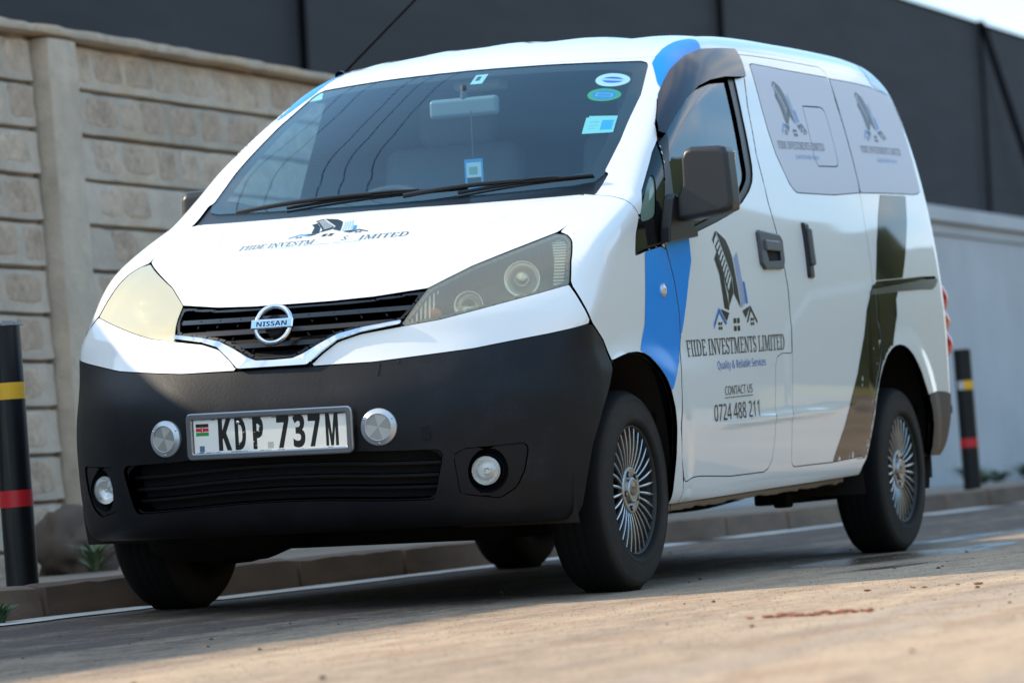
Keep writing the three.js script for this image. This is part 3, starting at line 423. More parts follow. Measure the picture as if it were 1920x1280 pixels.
{
  const leaf = [[0.055, 0.12, 0.035], [0.08, 0.13, 0.05], [0.05, 0.085, 0.03]].map((c) => phys(c, 0.6, { transmission: 0.25, thickness: 0 }));
  const plant = (name, n, h, sp, s, wide, mat, x, z, label, cat, grp, y) => { const m = mesh(name, plantGeo(n, h, sp, s, wide), mat); m.position.set(x, y ?? paveY(x) - 0.01, z); tag(m, label, cat, grp); };
  plant('weed', 20, 0.085, 0.09, 11, 0.007, leaf[2], -2.55, -2.86, 'broad-leaved weed growing against the boulder by the wall', 'weed');
  plant('weed', 36, 0.12, 0.10, 12, 0.010, leaf[1], -2.35, -2.5, 'small weed between the left bollard and the boulder', 'weed');
  plant('grass_tuft', 150, 0.09, 0.07, 13, 0.0035, leaf[0], -0.99, 0.62, 'green grass tuft at the kerb foot, at the left edge of the photo', 'grass', undefined, -0.004);
  const UW = ['third from the left', 'fourth from the left', 'fifth from the left', 'sixth from the left', 'second from the left', 'nearest the far rear wheel']; const wx = [[-3.12, -7.9], [-3.1, -8.2], [-3.0, -8.9], [-3.1, -9.3], [-3.05, -7.5], [-3.1, -9.7]]; wx.forEach(([x, z], i) => plant('weed', 46, 0.12 + 0.06 * hash(i, 1, 5), 0.10, 20 + i, 0.009, leaf[i % 3], x, z, `weed at the wall foot seen under the van, ${UW[i]}`, 'weed', 'weeds under the van'));
  const RW = ["first clump at the van's rear tyre", 'clump just left of the right bollard', 'low clump behind the right bollard', 'clump right of the right bollard', "tall clump by the wall's dark pipe", 'small clump near the right edge', 'clump at the right edge of the photo', 'last clump beyond the right edge']; const rx = [-17.2, -17.6, -18.0, -18.9, -19.4, -19.8, -20.4, -20.9]; rx.forEach((z, i) => plant('weed', 70, 0.08 + 0.07 * hash(i, 2, 6), 0.16, 40 + i, 0.015, leaf[i % 3], -3.05 + 0.12 * hash(i, 3, 6), z, `weeds at the blue-grey wall, ${RW[i]}`, 'weed', 'weeds along the blue-grey wall'));
  // crumbs of earth and chips on the road: nobody could count them
  const one = lump(0.006, 3, 1, 0.7, 1, 1, 0.6), chips = new THREE.InstancedMesh(one, std([0.27, 0.195, 0.13], 0.95), 26000), m4 = new THREE.Matrix4(); chips.name = 'gravel'; chips.userData.kind = 'stuff'; chips.castShadow = chips.receiveShadow = true; seed = 4242;
  for (let k = 0; k < 26000; k++) { const big = k < 420, x = big ? rr(-0.8, 4.6) : rr(0.3, 4.7), z = big ? rr(-5, 6.5) : rr(-2.5, 7), s = big ? Math.pow(rnd(), 4) * 0.9 + 0.2 : 0.10 + 0.22 * rnd() * rnd(); m4.makeRotationY(rnd() * 6).scale(new THREE.Vector3(s, s, s)).setPosition(x, roadY(x, z) + 0.002 * s, z); chips.setMatrixAt(k, m4); chips.setColorAt(k, big ? new THREE.Color().setRGB(0.45, 0.4, 0.38) : new THREE.Color().setScalar(0.5 + 2.0 * rnd() * rnd())); }
  chips.userData.label = 'scattered grit and crumbs of earth on the road'; scene.add(chips);
  const clod = (x, z, n, s0, label) => { const parts = []; for (let k = 0; k < n; k++) { const g = lump(0.003 + 0.008 * hash(k, 1, s0) ** 2, s0 + k, 1.2, 0.28, 1, 2, 1.1); const a = x + 0.17 * (hash(k, 2, s0) + hash(k, 5, s0) - 1), b = z + 0.16 * (hash(k, 3, s0) - 0.5); g.translate(a, roadY(a, b) + 0.003, b); parts.push(g); } const m = mesh('soil_clod', mergeGeometries(parts), std([0.27, 0.085, 0.04], 0.95)); tag(m, label, 'soil'); m.userData.kind = 'stuff'; };
  clod(2.18, 2.62, 70, 700, 'patch of crumbled red soil on the road in the right foreground'); clod(2.05, 1.3, 10, 760, 'small smear of red soil on the road, farther back than the other');
}
{ // across the road, for the paint to mirror: a grassy bank, wooded hills
  const bank = dataTex(256, 256, (u, v) => { const n = tfbm(u, v, 6, 5, 121); return [0.17 + 0.14 * n, 0.175 + 0.09 * n, 0.07 + 0.05 * n]; }, true); bank.repeat.set(0.05, 0.05);
  structure(mesh('hill', grid(11.5, 240, -300, 160, 60, 90, (x, z) => 0.02 + (5.5 * sstep(x, 14, 60) + 2.2 * sstep(x, 12, 18)) * (0.5 + fbm(x * 0.03, z * 0.03, 4, 131)) + 16 * sstep(x, 70, 200) * fbm(x * 0.012 + 2, z * 0.012, 3, 132)), std([1, 1, 1], 0.95, { map: bank })));
  const leafM = std([0.035, 0.05, 0.02], 0.9), geo = mergeVertices(lump(1, 9, 1, 1.1, 1, 2, 1.1)), n = 260, im = new THREE.InstancedMesh(geo, leafM, n), m4 = new THREE.Matrix4(); im.name = 'woodland'; im.userData.kind = 'stuff'; im.userData.label = 'dark woodland on the hills across the road'; im.castShadow = im.receiveShadow = true; seed = 909;
  for (let k = 0; k < n; k++) { const near = k < 150, x = near ? rr(13, 30) : rr(30, 110), z = near ? rr(-95, -24) : rr(-200, 60), s = near ? rr(1.9, 3.9) : rr(2.2, 4.6); m4.makeRotationY(rnd() * 6).scale(new THREE.Vector3(s, s * rr(0.9, 1.5), s)).setPosition(x, 0.02 + (5.5 * sstep(x, 14, 60) + 2.2 * sstep(x, 12, 18)) * (0.5 + fbm(x * 0.03, z * 0.03, 4, 131)) + 16 * sstep(x, 70, 200) * fbm(x * 0.012 + 2, z * 0.012, 3, 132) + s * 0.6, z); im.setMatrixAt(k, m4); } scene.add(im);
}
{ // cables over the road, mirrored in the windscreen, between two plain poles
  const hang = (x, y, sag, i) => { const p = []; for (let k = 0; k <= 24; k++) { const t = k / 24; p.push(new THREE.Vector3(x, y - sag * 4 * t * (1 - t), lerp(-38, 40, t))); } const m = mesh('overhead_cable', new THREE.TubeGeometry(new THREE.CatmullRomCurve3(p), 60, 0.009, 6), M.pole); tag(m, 'black overhead cable hanging along the road, above the photo', 'cable', 'overhead cables'); };
  [[-5.7, 8.2, 0.9], [-5.3, 8.2, 0.7], [-4.55, 8.6, 0.8], [-4.1, 8.6, 0.9], [-3.75, 8.6, 0.7]].forEach((a, i) => hang(...a, i));
  for (const [z, s] of [[-38, 'beyond the van'], [40, 'behind the camera']]) { const g = group('utility_pole'); g.position.set(-4.1, 0, z); mesh('pole_shaft', new THREE.CylinderGeometry(0.10, 0.15, 9.2, 16).translate(0, 4.6, 0), std([0.16, 0.12, 0.09], 0.9), g); for (const y of [8.1, 8.5]) mesh('crossarm', new THREE.BoxGeometry(3.4, 0.1, 0.1).translate(0, y, 0), std([0.16, 0.12, 0.09], 0.9), g); tag(g, `timber utility pole with two crossarms ${s}, outside the photo`, 'utility pole', 'poles that carry the overhead cables'); }
}
// ---------- patches of the body surface, cut to outlines in (u, V), V = elevation in metres ----------
const VS = 0.0145;
const poly = (pts) => (u, V) => polySdf(pts, u, V);
const xyPoly = (pts) => (u, V, p) => p[2] < -1.3 ? 1 : polySdf(pts, Math.abs(p[0]), p[1]);
const inter = (...f) => (u, V, p) => { let d = -1e9; for (const g of f) d = Math.max(d, g(u, V, p)); return d; };
const minus = (a, ...b) => (u, V, p) => { let d = a(u, V, p); for (const g of b) d = Math.max(d, -g(u, V, p)); return d; };
const inset = (a, r) => (u, V, p) => a(u, V, p) + r;
const boxOf = (pts, m = 0.02) => [Math.min(...pts.map((q) => q[0])) - m, Math.max(...pts.map((q) => q[0])) + m, Math.min(...pts.map((q) => q[1])) - m, Math.max(...pts.map((q) => q[1])) + m];
function patchData(sdf, box, res, { off = 0, flange = 0, uvFn, offFn } = {}) {
  const u0 = Math.max(0, box[0]), u1 = Math.min(U3, box[1]), v0 = Math.max(-0.72, box[2]), v1 = Math.min(90 * VS, box[3]);
  const nu = Math.max(2, Math.ceil((u1 - u0) / res)), nv = Math.max(2, Math.ceil((v1 - v0) / res)), P = [], N = [], S = [], UV = [];
  const needP = sdf.length > 2;
  for (let j = 0; j <= nv; j++) for (let i = 0; i <= nu; i++) {
    const u = u0 + (u1 - u0) * i / nu, V = v0 + (v1 - v0) * j / nv; let p = null, s;
    if (needP || sdf(u, V) < 3 * res) p = surf(u, V / VS);
    s = sdf(u, V, p); S.push(s);
    if (p && s < 3 * res) { const n = gradF(...p), off1 = off; if (offFn) off = off1 + offFn(u, V, p); P.push([p[0] + n[0] * off * (p[0] === 0 ? 0 : 1), p[1] + n[1] * off, p[2] + n[2] * off]); N.push(n); UV.push(uvFn ? uvFn(u, V, p) : [u, V]); off = off1; } else { P.push(null); N.push(null); UV.push(null); }
  }
  const pos = [], nor = [], uv = [], idx = [], cache = new Map(), segs = [], W = nu + 1;
  const push = (p, n, t) => { pos.push(...p); nor.push(...n); uv.push(...t); return pos.length / 3 - 1; };
  const vert = (a) => { let k = cache.get(a); if (k === undefined) cache.set(a, k = push(P[a], N[a], UV[a])); return k; };
  const cut = (a, b) => { if (a > b) [a, b] = [b, a]; const key = a * 1e7 + b; let k = cache.get(key); if (k === undefined) { const t = S[a] / (S[a] - S[b]), L = (x, y) => x.map((v, i) => v + (y[i] - v) * t), n = L(N[a], N[b]), l = Math.hypot(...n); cache.set(key, k = push(L(P[a], P[b]), n.map((v) => v / l), L(UV[a], UV[b]))); } return k; };
  const tri = (a, b, c) => {
    const t = [a, b, c], ins = t.map((k) => S[k] < 0), n = ins.filter(Boolean).length;
    if (!n || t.some((k) => !P[k])) return;
    if (n === 3) { idx.push(vert(a), vert(b), vert(c)); return; }
    const out = [], edge = [];
    for (let k = 0; k < 3; k++) { const p = t[k], q = t[(k + 1) % 3]; if (ins[k]) out.push(vert(p)); if (ins[k] !== ins[(k + 1) % 3]) { const e = cut(p, q); out.push(e); edge.push(e); } }
    for (let k = 1; k + 1 < out.length; k++) idx.push(out[0], out[k], out[k + 1]);
    if (edge.length === 2) segs.push(edge);
  };
  for (let j = 0; j < nv; j++) for (let i = 0; i < nu; i++) { const a = j * W + i, b = a + 1, c = a + W, d = c + 1; if ((i + j) & 1) { tri(a, b, d); tri(a, d, c); } else { tri(a, b, c); tri(b, d, c); } }
  if (flange) for (const [a, b] of segs) {
    const A = pos.slice(a * 3, a * 3 + 3), B = pos.slice(b * 3, b * 3 + 3), na = nor.slice(a * 3, a * 3 + 3), nb = nor.slice(b * 3, b * 3 + 3);
    const e = [B[0] - A[0], B[1] - A[1], B[2] - A[2]], f = [e[1] * na[2] - e[2] * na[1], e[2] * na[0] - e[0] * na[2], e[0] * na[1] - e[1] * na[0]], l = Math.hypot(...f) || 1, g = f.map((v) => v / l);
    const q = [A, B, B.map((v, k) => v - nb[k] * flange), A.map((v, k) => v - na[k] * flange)].map((p) => push(p, g, [0, 0]));
    idx.push(q[0], q[1], q[2], q[0], q[2], q[3]);
  }
  return { pos, nor, uv, idx };
}
function toGeo({ pos, nor, uv, idx }, mirror) {
  const g = new THREE.BufferGeometry(), p = mirror ? pos.map((v, i) => i % 3 ? v : -v) : pos, n = mirror ? nor.map((v, i) => i % 3 ? v : -v) : nor;
  g.setAttribute('position', new THREE.Float32BufferAttribute(p, 3)); g.setAttribute('normal', new THREE.Float32BufferAttribute(n, 3)); g.setAttribute('uv', new THREE.Float32BufferAttribute(uv, 2));
  const id = idx.slice(); if (mirror) for (let k = 0; k < id.length; k += 3) { const t = id[k + 1]; id[k + 1] = id[k + 2]; id[k + 2] = t; }
  g.setIndex(id); return g;
}
const both = (d) => mergeGeometries([toGeo(d), toGeo(d, true)]);
function frontPoint(x, y, off = 0) { let a = -2.2, b = 1.2; for (let k = 0; k < 40; k++) { const m = (a + b) / 2; if (bodyF(x, y, m) < 0) a = m; else b = m; } const n = gradF(x || 1e-6, y, a); return new THREE.Vector3(x + n[0] * off, y + n[1] * off, a + n[2] * off); }
function sidePoint(z, y, off = 0) { let a = 0.2, b = 1.2; for (let k = 0; k < 40; k++) { const m = (a + b) / 2; if (bodyF(m, y, z) < 0) a = m; else b = m; } const n = gradF(a, y, z); return new THREE.Vector3(a + n[0] * off, y + n[1] * off, z + n[2] * off); }
const normalAt = (p) => new THREE.Vector3(...gradF(p.x || 1e-6, p.y, p.z));

// ---------- outlines ----------
const hoodFront = [[-0.1, -0.056], [0, -0.056], [0.076, -0.0555], [0.151, -0.052], [0.243, -0.0415]];
const lampTop = [[0.246, -0.041], [0.279, -0.023], [0.330, 0.004], [0.413, 0.039], [0.517, 0.081]];
const L_ = {
  ws: [[-0.2, 1.184], [0, 1.184], [0.15, 1.186], [0.40, 1.193], [0.60, 1.203], [0.642, 1.212], [0.656, 1.235], [0.652, 1.347], [0.625, 1.505], [0.586, 1.610], [0.575, 1.626], [0.55, 1.635], [0.293, 1.641], [0, 1.643], [-0.2, 1.643]],
  hood: [...hoodFront, ...lampTop, [0.56, 0.108], [0.619, 0.154], [0.65, 0.187], [0.679, 0.222], [0.672, 0.232], [0.45, 0.262], [0.19, 0.292], [0, 0.300], [-0.1, 0.300]],
  lamp: [[0.203, -0.108], [0.225, -0.073], [0.246, -0.0415], [0.279, -0.024], [0.330, 0.003], [0.413, 0.037], [0.510, 0.076], [0.526, 0.070], [0.526, 0.054], [0.503, 0.002], [0.488, -0.045], [0.435, -0.059], [0.331, -0.084], [0.265, -0.099]],
  chrome: [[-0.1, -0.166], [0, -0.166], [0.059, -0.166], [0.081, -0.146], [0.104, -0.128], [0.14, -0.117], [0.203, -0.1075], [0.206, -0.098], [0.143, -0.107], [0.104, -0.115], [0.074, -0.129], [0.045, -0.145], [0.031, -0.151], [0, -0.152], [-0.1, -0.152]],
  grille: [[-0.1, -0.058], [0, -0.058], [0.076, -0.0575], [0.151, -0.054], [0.241, -0.0445], [0.222, -0.074], [0.205, -0.096], [0.143, -0.1055], [0.104, -0.1135], [0.073, -0.127], [0.044, -0.143], [0.031, -0.149], [0, -0.150], [-0.1, -0.150]],
  fascia: [[0.059, -0.166], [0.081, -0.146], [0.104, -0.128], [0.14, -0.117], [0.203, -0.1085], [0.265, -0.100], [0.331, -0.085], [0.435, -0.060], [0.488, -0.046], [0.50, -0.083], [0.514, -0.1205], [0.434, -0.1345], [0.314, -0.1515], [0.163, -0.164]],
  bumper: [[-0.1, -0.167], [0, -0.167], [0.059, -0.167], [0.163, -0.164], [0.314, -0.1515], [0.434, -0.1345], [0.514, -0.1205], [0.549, -0.162], [0.568, -0.215], [0.553, -0.245], [0.526, -0.283], [0.502, -0.33], [0.488, -0.38], [0.478, -0.425], [0.462, -0.452], [0.44, -0.6], [-0.1, -0.6]],
  lower: [[-0.1, -0.298], [0, -0.298], [0.255, -0.298], [0.262, -0.303], [0.247, -0.368], [0.242, -0.373], [0, -0.373], [-0.1, -0.373]],
  fogBezel: [[0.276, -0.308], [0.292, -0.299], [0.380, -0.301], [0.387, -0.309], [0.380, -0.342], [0.367, -0.366], [0.342, -0.379], [0.283, -0.366]],
  archF: [[0.568, -0.215], [0.595, -0.204], [0.635, -0.204], [0.673, -0.209], [0.705, -0.218], [0.733, -0.231], [0.777, -0.264], [0.812, -0.295], [0.837, -0.327], [0.858, -0.37], [0.868, -0.415], [0.873, -0.479], [0.868, -0.539], [0.862, -0.9], [0.44, -0.9], [0.458, -0.452], [0.478, -0.425], [0.488, -0.38], [0.502, -0.33], [0.526, -0.283], [0.553, -0.245]],
  archR: [[2.740, -0.556], [2.775, -0.535], [2.803, -0.489], [2.828, -0.435], [2.858, -0.381], [2.903, -0.326], [2.955, -0.282], [3.012, -0.247], [3.069, -0.226], [3.12, -0.215], [3.173, -0.212], [3.222, -0.215], [3.271, -0.224], [3.335, -0.245], [3.395, -0.275], [3.44, -0.302], [3.477, -0.333], [3.52, -0.365], [3.552, -0.403], [3.572, -0.46], [3.575, -0.538], [3.575, -0.9], [2.70, -0.9]],
  fender: [[0.679, 0.234], [0.65, 0.192], [0.619, 0.158], [0.56, 0.112], [0.519, 0.082], [0.528, 0.07], [0.528, 0.054], [0.505, 0.002], [0.4905, -0.045], [0.5025, -0.083], [0.5165, -0.1205], [0.5505, -0.162], [0.569, -0.205], [0.595, -0.204], [0.635, -0.204], [0.673, -0.209], [0.705, -0.218], [0.733, -0.231], [0.777, -0.264], [0.812, -0.295], [0.837, -0.327], [0.858, -0.37], [0.868, -0.415], [0.873, -0.479], [0.868, -0.539], [0.864, -0.64], [0.93, -0.64], [0.938, -0.56], [0.912, -0.49], [0.893, -0.417], [0.921, -0.284], [0.942, -0.216], [0.944, -0.14], [0.924, -0.041], [0.892, 0.048], [0.86, 0.055], [0.762, 0.035], [0.705, 0.02], [0.719, 0.074], [0.75, 0.128], [0.72, 0.20]],
  frontDoor: [[0.886, 0.063], [0.894, 0.05], [0.926, -0.041], [0.946, -0.14], [0.944, -0.216], [0.923, -0.284], [0.897, -0.417], [0.910, -0.49], [0.934, -0.537], [0.95, -0.549], [1.348, -0.556], [1.67, -0.552], [1.71, -0.545], [1.743, -0.526], [1.757, -0.473], [1.749, -0.410], [1.768, -0.285], [1.79, -0.258], [1.840, -0.248], [1.932, -0.246], [1.940, -0.163], [1.939, -0.045], [1.910, 0.076], [1.856, 0.23], [1.842, 0.381], [1.889, 0.526], [1.965, 0.633], [2.0, 0.680], [1.846, 0.680], [1.662, 0.678], [1.524, 0.662], [1.393, 0.629], [1.222, 0.553], [1.081, 0.462], [1.031, 0.411], [1.004, 0.376]],
  doorWin: [[1.027, 0.412], [0.885, 0.066], [0.96, 0.078], [1.057, 0.097], [1.318, 0.148], [1.484, 0.183], [1.60, 0.222], [1.688, 0.260], [1.735, 0.288], [1.759, 0.314], [1.775, 0.345], [1.782, 0.376], [1.810, 0.494], [1.845, 0.600], [1.875, 0.655], [1.606, 0.652], [1.487, 0.635], [1.361, 0.600], [1.198, 0.520], [1.084, 0.453]],
  doorGlass: [[1.087, 0.43], [1.024, 0.327], [1.005, 0.222], [0.995, 0.114], [1.063, 0.112], [1.303, 0.161], [1.467, 0.196], [1.58, 0.236], [1.649, 0.268], [1.69, 0.292], [1.712, 0.317], [1.725, 0.375], [1.759, 0.496], [1.797, 0.640], [1.606, 0.640], [1.487, 0.625], [1.361, 0.590], [1.198, 0.510]],
  quarterWin: [[1.028, 0.406], [0.961, 0.356], [0.885, 0.285], [0.812, 0.213], [0.755, 0.130], [0.722, 0.074], [0.708, 0.023], [0.762, 0.038], [0.883, 0.063], [0.945, 0.22], [1.004, 0.376]],
  quarterGlass: [[0.904, 0.276], [0.897, 0.244], [0.862, 0.155], [0.852, 0.142], [0.825, 0.130], [0.770, 0.115], [0.762, 0.122], [0.772, 0.15], [0.845, 0.229], [0.885, 0.268]],
  visor: [[1.081, 0.462], [1.222, 0.553], [1.31, 0.595], [1.393, 0.630], [1.524, 0.664], [1.650, 0.680], [1.837, 0.684], [1.965, 0.688], [1.914, 0.604], [1.694, 0.591], [1.537, 0.573], [1.419, 0.551], [1.283, 0.509], [1.161, 0.459], [1.087, 0.425], [1.047, 0.402], [1.028, 0.411]],
  slidingDoor: [[1.938, -0.246], [1.914, -0.417], [1.923, -0.447], [1.940, -0.520], [1.952, -0.538], [1.975, -0.545], [2.376, -0.541], [2.713, -0.531], [2.770, -0.50], [2.797, -0.467], [2.813, -0.386], [2.869, -0.323], [2.930, -0.26], [2.944, -0.231], [2.940, -0.165], [2.904, -0.133], [2.915, -0.063], [2.895, 0.012], [2.898, 0.199], [2.915, 0.305], [2.921, 0.348], [2.926, 0.52], [2.938, 0.666], [2.931, 0.685], [2.900, 0.697], [2.418, 0.691], [2.004, 0.683], [1.970, 0.633], [1.894, 0.526], [1.847, 0.381], [1.861, 0.23], [1.915, 0.076], [1.944, -0.045], [1.945, -0.163]],
  panelF: [[2.055, 0.640], [2.068, 0.654], [2.10, 0.658], [2.453, 0.660], [2.924, 0.667], [2.926, 0.518], [2.921, 0.348], [2.914, 0.306], [2.60, 0.285], [2.20, 0.275], [2.172, 0.278], [2.127, 0.300], [2.088, 0.346], [2.053, 0.392], [2.035, 0.46], [2.036, 0.528]],
  panelR: [[2.940, 0.665], [3.468, 0.676], [3.60, 0.672], [3.663, 0.660], [3.690, 0.611], [3.699, 0.523], [3.690, 0.363], [3.684, 0.345], [3.66, 0.338], [3.30, 0.322], [2.922, 0.306], [2.923, 0.348], [2.930, 0.52]],
  flap: [[2.503, 0.563], [2.711, 0.571], [2.738, 0.566], [2.752, 0.552], [2.750, 0.50], [2.739, 0.407], [2.728, 0.390], [2.699, 0.383], [2.499, 0.375], [2.47, 0.40]],
  rail: [[2.943, 0.0], [3.30, 0.018], [3.678, 0.039], [3.690, 0.022], [3.66, 0.0], [3.633, -0.010], [3.2, -0.028], [2.84, -0.047], [2.876, -0.025]],
  blue: [[0.757, 0.034], [0.741, -0.072], [0.727, -0.156], [0.689, -0.211], [0.705, -0.218], [0.733, -0.231], [0.777, -0.264], [0.812, -0.295], [0.837, -0.330], [0.915, -0.266], [0.944, -0.216], [0.977, -0.153], [1.005, -0.09], [1.026, -0.040], [1.058, 0.02], [1.062, 0.096], [0.900, 0.066], [0.86, 0.056]],
  blueTop: [[1.445, 0.707], [1.50, 0.727], [1.577, 0.747], [1.64, 0.757], [1.698, 0.763], [1.795, 0.764], [1.817, 0.750], [1.762, 0.717], [1.70, 0.685], [1.676, 0.676], [1.524, 0.662], [1.393, 0.629], [1.229, 0.554], [1.28, 0.58], [1.325, 0.619]],
  darkStripe: [[3.165, 0.312], [3.52, 0.327], [3.455, 0.227], [3.36, 0.11], [3.282, 0.022], [3.20, -0.03], [3.165, -0.06], [3.164, -0.111], [3.12, -0.17], [3.076, -0.227], [3.012, -0.247], [2.955, -0.282], [2.903, -0.326], [2.862, -0.378], [2.828, -0.435], [2.803, -0.489], [2.775, -0.535], [2.71, -0.537], [2.387, -0.540], [2.486, -0.455], [2.550, -0.384], [2.640, -0.304], [2.664, -0.273], [2.734, -0.189], [2.784, -0.100], [2.878, -0.018], [2.933, 0.002], [3.004, 0.137], [3.09, 0.24]],
  darkTop: [[3.508, 0.684], [3.52, 0.72], [3.56, 0.77], [3.64, 0.765], [3.672, 0.735], [3.71, 0.69], [3.735, 0.62], [3.735, 0.56], [3.706, 0.54], [3.702, 0.60], [3.68, 0.663]],
  rearBumper: [[3.495, -0.375], [3.56, -0.368], [3.717, -0.354], [4.2, -0.35], [4.2, -0.60], [3.577, -0.60], [3.577, -0.46], [3.552, -0.403], [3.515, -0.372]],
};
const F_ = Object.fromEntries(Object.entries(L_).map(([k, p]) => [k, k === 'ws' ? xyPoly(p) : poly(p)]));
const GAP = 0.0015;
const bottomY = (z) => z > 0 ? 0.222 : z < -2.2 ? 0.31 : 0.243 - 0.0225 * (z + 0.34);
const aboveSill = (u, V, p) => bottomY(p[2]) - p[1];

// ---------- the van ----------
const van = group('delivery_van');
tag(van, 'white delivery van with blue and black stripes and a black front bumper', 'van');
const SIDES = [1, -1];
const placed = (d, mirror) => toGeo(d, mirror);
function sidePair(name, d, mat, parentOf) { return SIDES.map((s) => mesh(name, toGeo(d, s < 0), mat, parentOf ? parentOf(s) : van)); }
function sidePatch(name, sdf, box, res, o, mat, parentOf) { return sidePair(name, patchData(sdf, box, res, o), mat, parentOf); }
// inner shell, a hand's breadth of shut-line depth behind the panels
{
  const holes = ['ws', 'doorWin', 'quarterWin', 'archF', 'archR', 'grille', 'lower', 'fogBezel', 'lamp', 'rail'].map((k) => F_[k]);
  mesh('inner_shell', both(patchData((u, V, p) => minus(aboveSill, ...holes)(u, V, p), [0, U3, -0.72, 1.4], 0.03, { off: -0.014 })), M.shell, van);
}
const hood = mesh('hood', both(patchData(inset(F_.hood, 0.001), boxOf(L_.hood), 0.008, { flange: 0.018 })), M.white, van);
sidePatch('fender', (u, V, p) => Math.max(F_.fender(u, V) + GAP, aboveSill(u, V, p)), boxOf(L_.fender), 0.011, { flange: 0.02 }, M.white);
const fenders = van.children.filter((c) => c.name.startsWith('fender'));
sidePatch('upper_bumper', inset(F_.fascia, GAP * 0.6), boxOf(L_.fascia), 0.008, { flange: 0.015 }, M.white);
const bumper = mesh('front_bumper', both(patchData((u, V, p) => Math.max(minus(F_.bumper, F_.lower, F_.fogBezel)(u, V, p) + 0.0006, 0.2225 - p[1]), boxOf(L_.bumper), 0.009, { flange: 0.03, uvFn: (u, V) => [u * 4, V * 4] })), M.plastic, van);
{ // the strip leans back: its lower edge stands proud
  const d = patchData(inset(F_.chrome, 0.001), boxOf(L_.chrome), 0.004, { off: 0.013, flange: 0.03, offFn: (u, V) => -0.55 * Math.min(0.02, Math.max(0, Math.min(F_.bumper(u, V), F_.fascia(u, V)))) });
  const g = toGeo(d); g.deleteAttribute('normal'); g.computeVertexNormals(); const n = g.attributes.normal, p = g.attributes.position; for (let i = 0; i < p.count; i++) if (p.getX(i) === 0) { const v = new THREE.Vector3(0, n.getY(i), n.getZ(i)).normalize(); n.setXYZ(i, 0, v.y, v.z); }
  const h = g.clone(); h.scale(-1, 1, 1); flipFaces(h); mesh('chrome_trim', mergeGeometries([g, h]), M.chrome, van);
}
const front = sidePatch('front_door', minus(inset(F_.frontDoor, GAP), F_.doorWin), boxOf(L_.frontDoor), 0.011, { flange: 0.02 }, M.white);
const slide = sidePatch('sliding_door', minus(inset(F_.slidingDoor, GAP), F_.panelF), boxOf(L_.slidingDoor), 0.011, { flange: 0.02 }, M.white);
const doorOf = (s) => front[s > 0 ? 0 : 1], slideOf = (s) => slide[s > 0 ? 0 : 1];
const roofCut = (u, V, p) => p[2] > -0.62 ? 1 : Math.max(0.700 + 0.012 * sstep(u, 1.9, 2.8) - V, 1.645 - p[1] - 0.03 * sstep(-p[2], 1.0, 1.2) - sstep(-p[2], 3.0, 3.2));
const tailCut = (u, V, p) => p[2] > -3.2 ? 1 : Math.max(3.86 - u, Math.abs(p[1] - 1.1) - 0.58);
const bodyRest = (u, V, p) => {
  let d = aboveSill(u, V, p);
  for (const k of ['ws', 'hood', 'lamp', 'chrome', 'grille', 'fascia', 'bumper', 'fender', 'frontDoor', 'quarterWin', 'slidingDoor', 'panelR', 'rail', 'rearBumper', 'archF', 'archR', 'cowl']) d = Math.max(d, -(F_[k](u, V, p) + (k === 'ws' ? 0.003 : 0) - (k === 'fender' || k === 'frontDoor' || k === 'slidingDoor' ? GAP * 0.6 : 0)));
  return Math.max(d, -roofCut(u, V, p), -tailCut(u, V, p), Math.min(0.69 - u, 0.225 - V));
};
F_.cowl = (u, V, p) => Math.max(0.30 - 0.078 * Math.pow(u / 0.68, 1.6) - V, u - 0.80, V - 0.5, p[0] - 0.668);
const bodyside = sidePatch('body_side', bodyRest, [0.3, U3, -0.72, 1.31], 0.009, { flange: 0.02 }, M.white);
mesh('roof_panel', both(patchData(inset(roofCut, 0.0008), [0, U3, 0.55, 1.31], 0.014, { flange: 0.012 })), M.white, van);
const tail = mesh('tailgate', both(patchData(inset(tailCut, GAP), [3.75, U3, -0.6, 0.75], 0.02, { flange: 0.02 })), M.white, van);
mesh('rear_window', both(patchData((u, V, p) => p[2] > -3.2 ? 1 : Math.max(Math.abs(p[0]) - 0.55, Math.abs(p[1] - 1.4) - 0.19), [3.75, U3, 0, 0.75], 0.02, { off: 0.003 })), M.gloss, tail);
mesh('rear_bumper', both(patchData((u, V, p) => Math.max(F_.rearBumper(u, V), 0.335 - p[1]), [3.45, U3, -0.65, -0.3], 0.012, { off: 0.004, flange: 0.03 })), phys([0.03, 0.028, 0.027], 0.5, { specularIntensity: 0.5 }), van);
const cowl = mesh('cowl', both(patchData((u, V, p) => Math.max(F_.cowl(u, V, p), -F_.ws(u, V, p) - 0.004), [0, 0.85, 0.2, 0.5], 0.012, { off: -0.006 })), M.trim, van);

// glass
const screen = mesh('windscreen', both(patchData((u, V, p) => F_.ws(u, V, p) + 0.0006, [0, 1.6, 0.2, 1.31], 0.009, { off: -0.002, flange: 0.004 })), M.glass, van);
mesh('glass_border', both(patchData((u, V, p) => { const d = F_.ws(u, V, p); return Math.max(d, -(d + 0.026 + 0.02 * sstep(Math.abs(p[0]), 0.45, 0.6))); }, [0, 1.6, 0.2, 1.31], 0.01, { off: -0.006 })), M.dark, screen);
sidePatch('window_glass', inset(F_.doorGlass, 0), boxOf(L_.doorGlass), 0.012, { off: -0.012 }, M.tinted, doorOf).at(1).material = M.glass;
sidePatch('window_frame', (u, V) => Math.max(F_.doorWin(u, V), -(F_.doorGlass(u, V) + 0.004)), boxOf(L_.doorWin), 0.008, { off: -0.004, flange: 0.012 }, M.trim, doorOf);
sidePatch('quarter_window', (u, V) => Math.max(F_.quarterWin(u, V) + 0.003, -F_.quarterGlass(u, V)), boxOf(L_.quarterWin), 0.007, { off: -0.003, flange: 0.01 }, M.gloss);
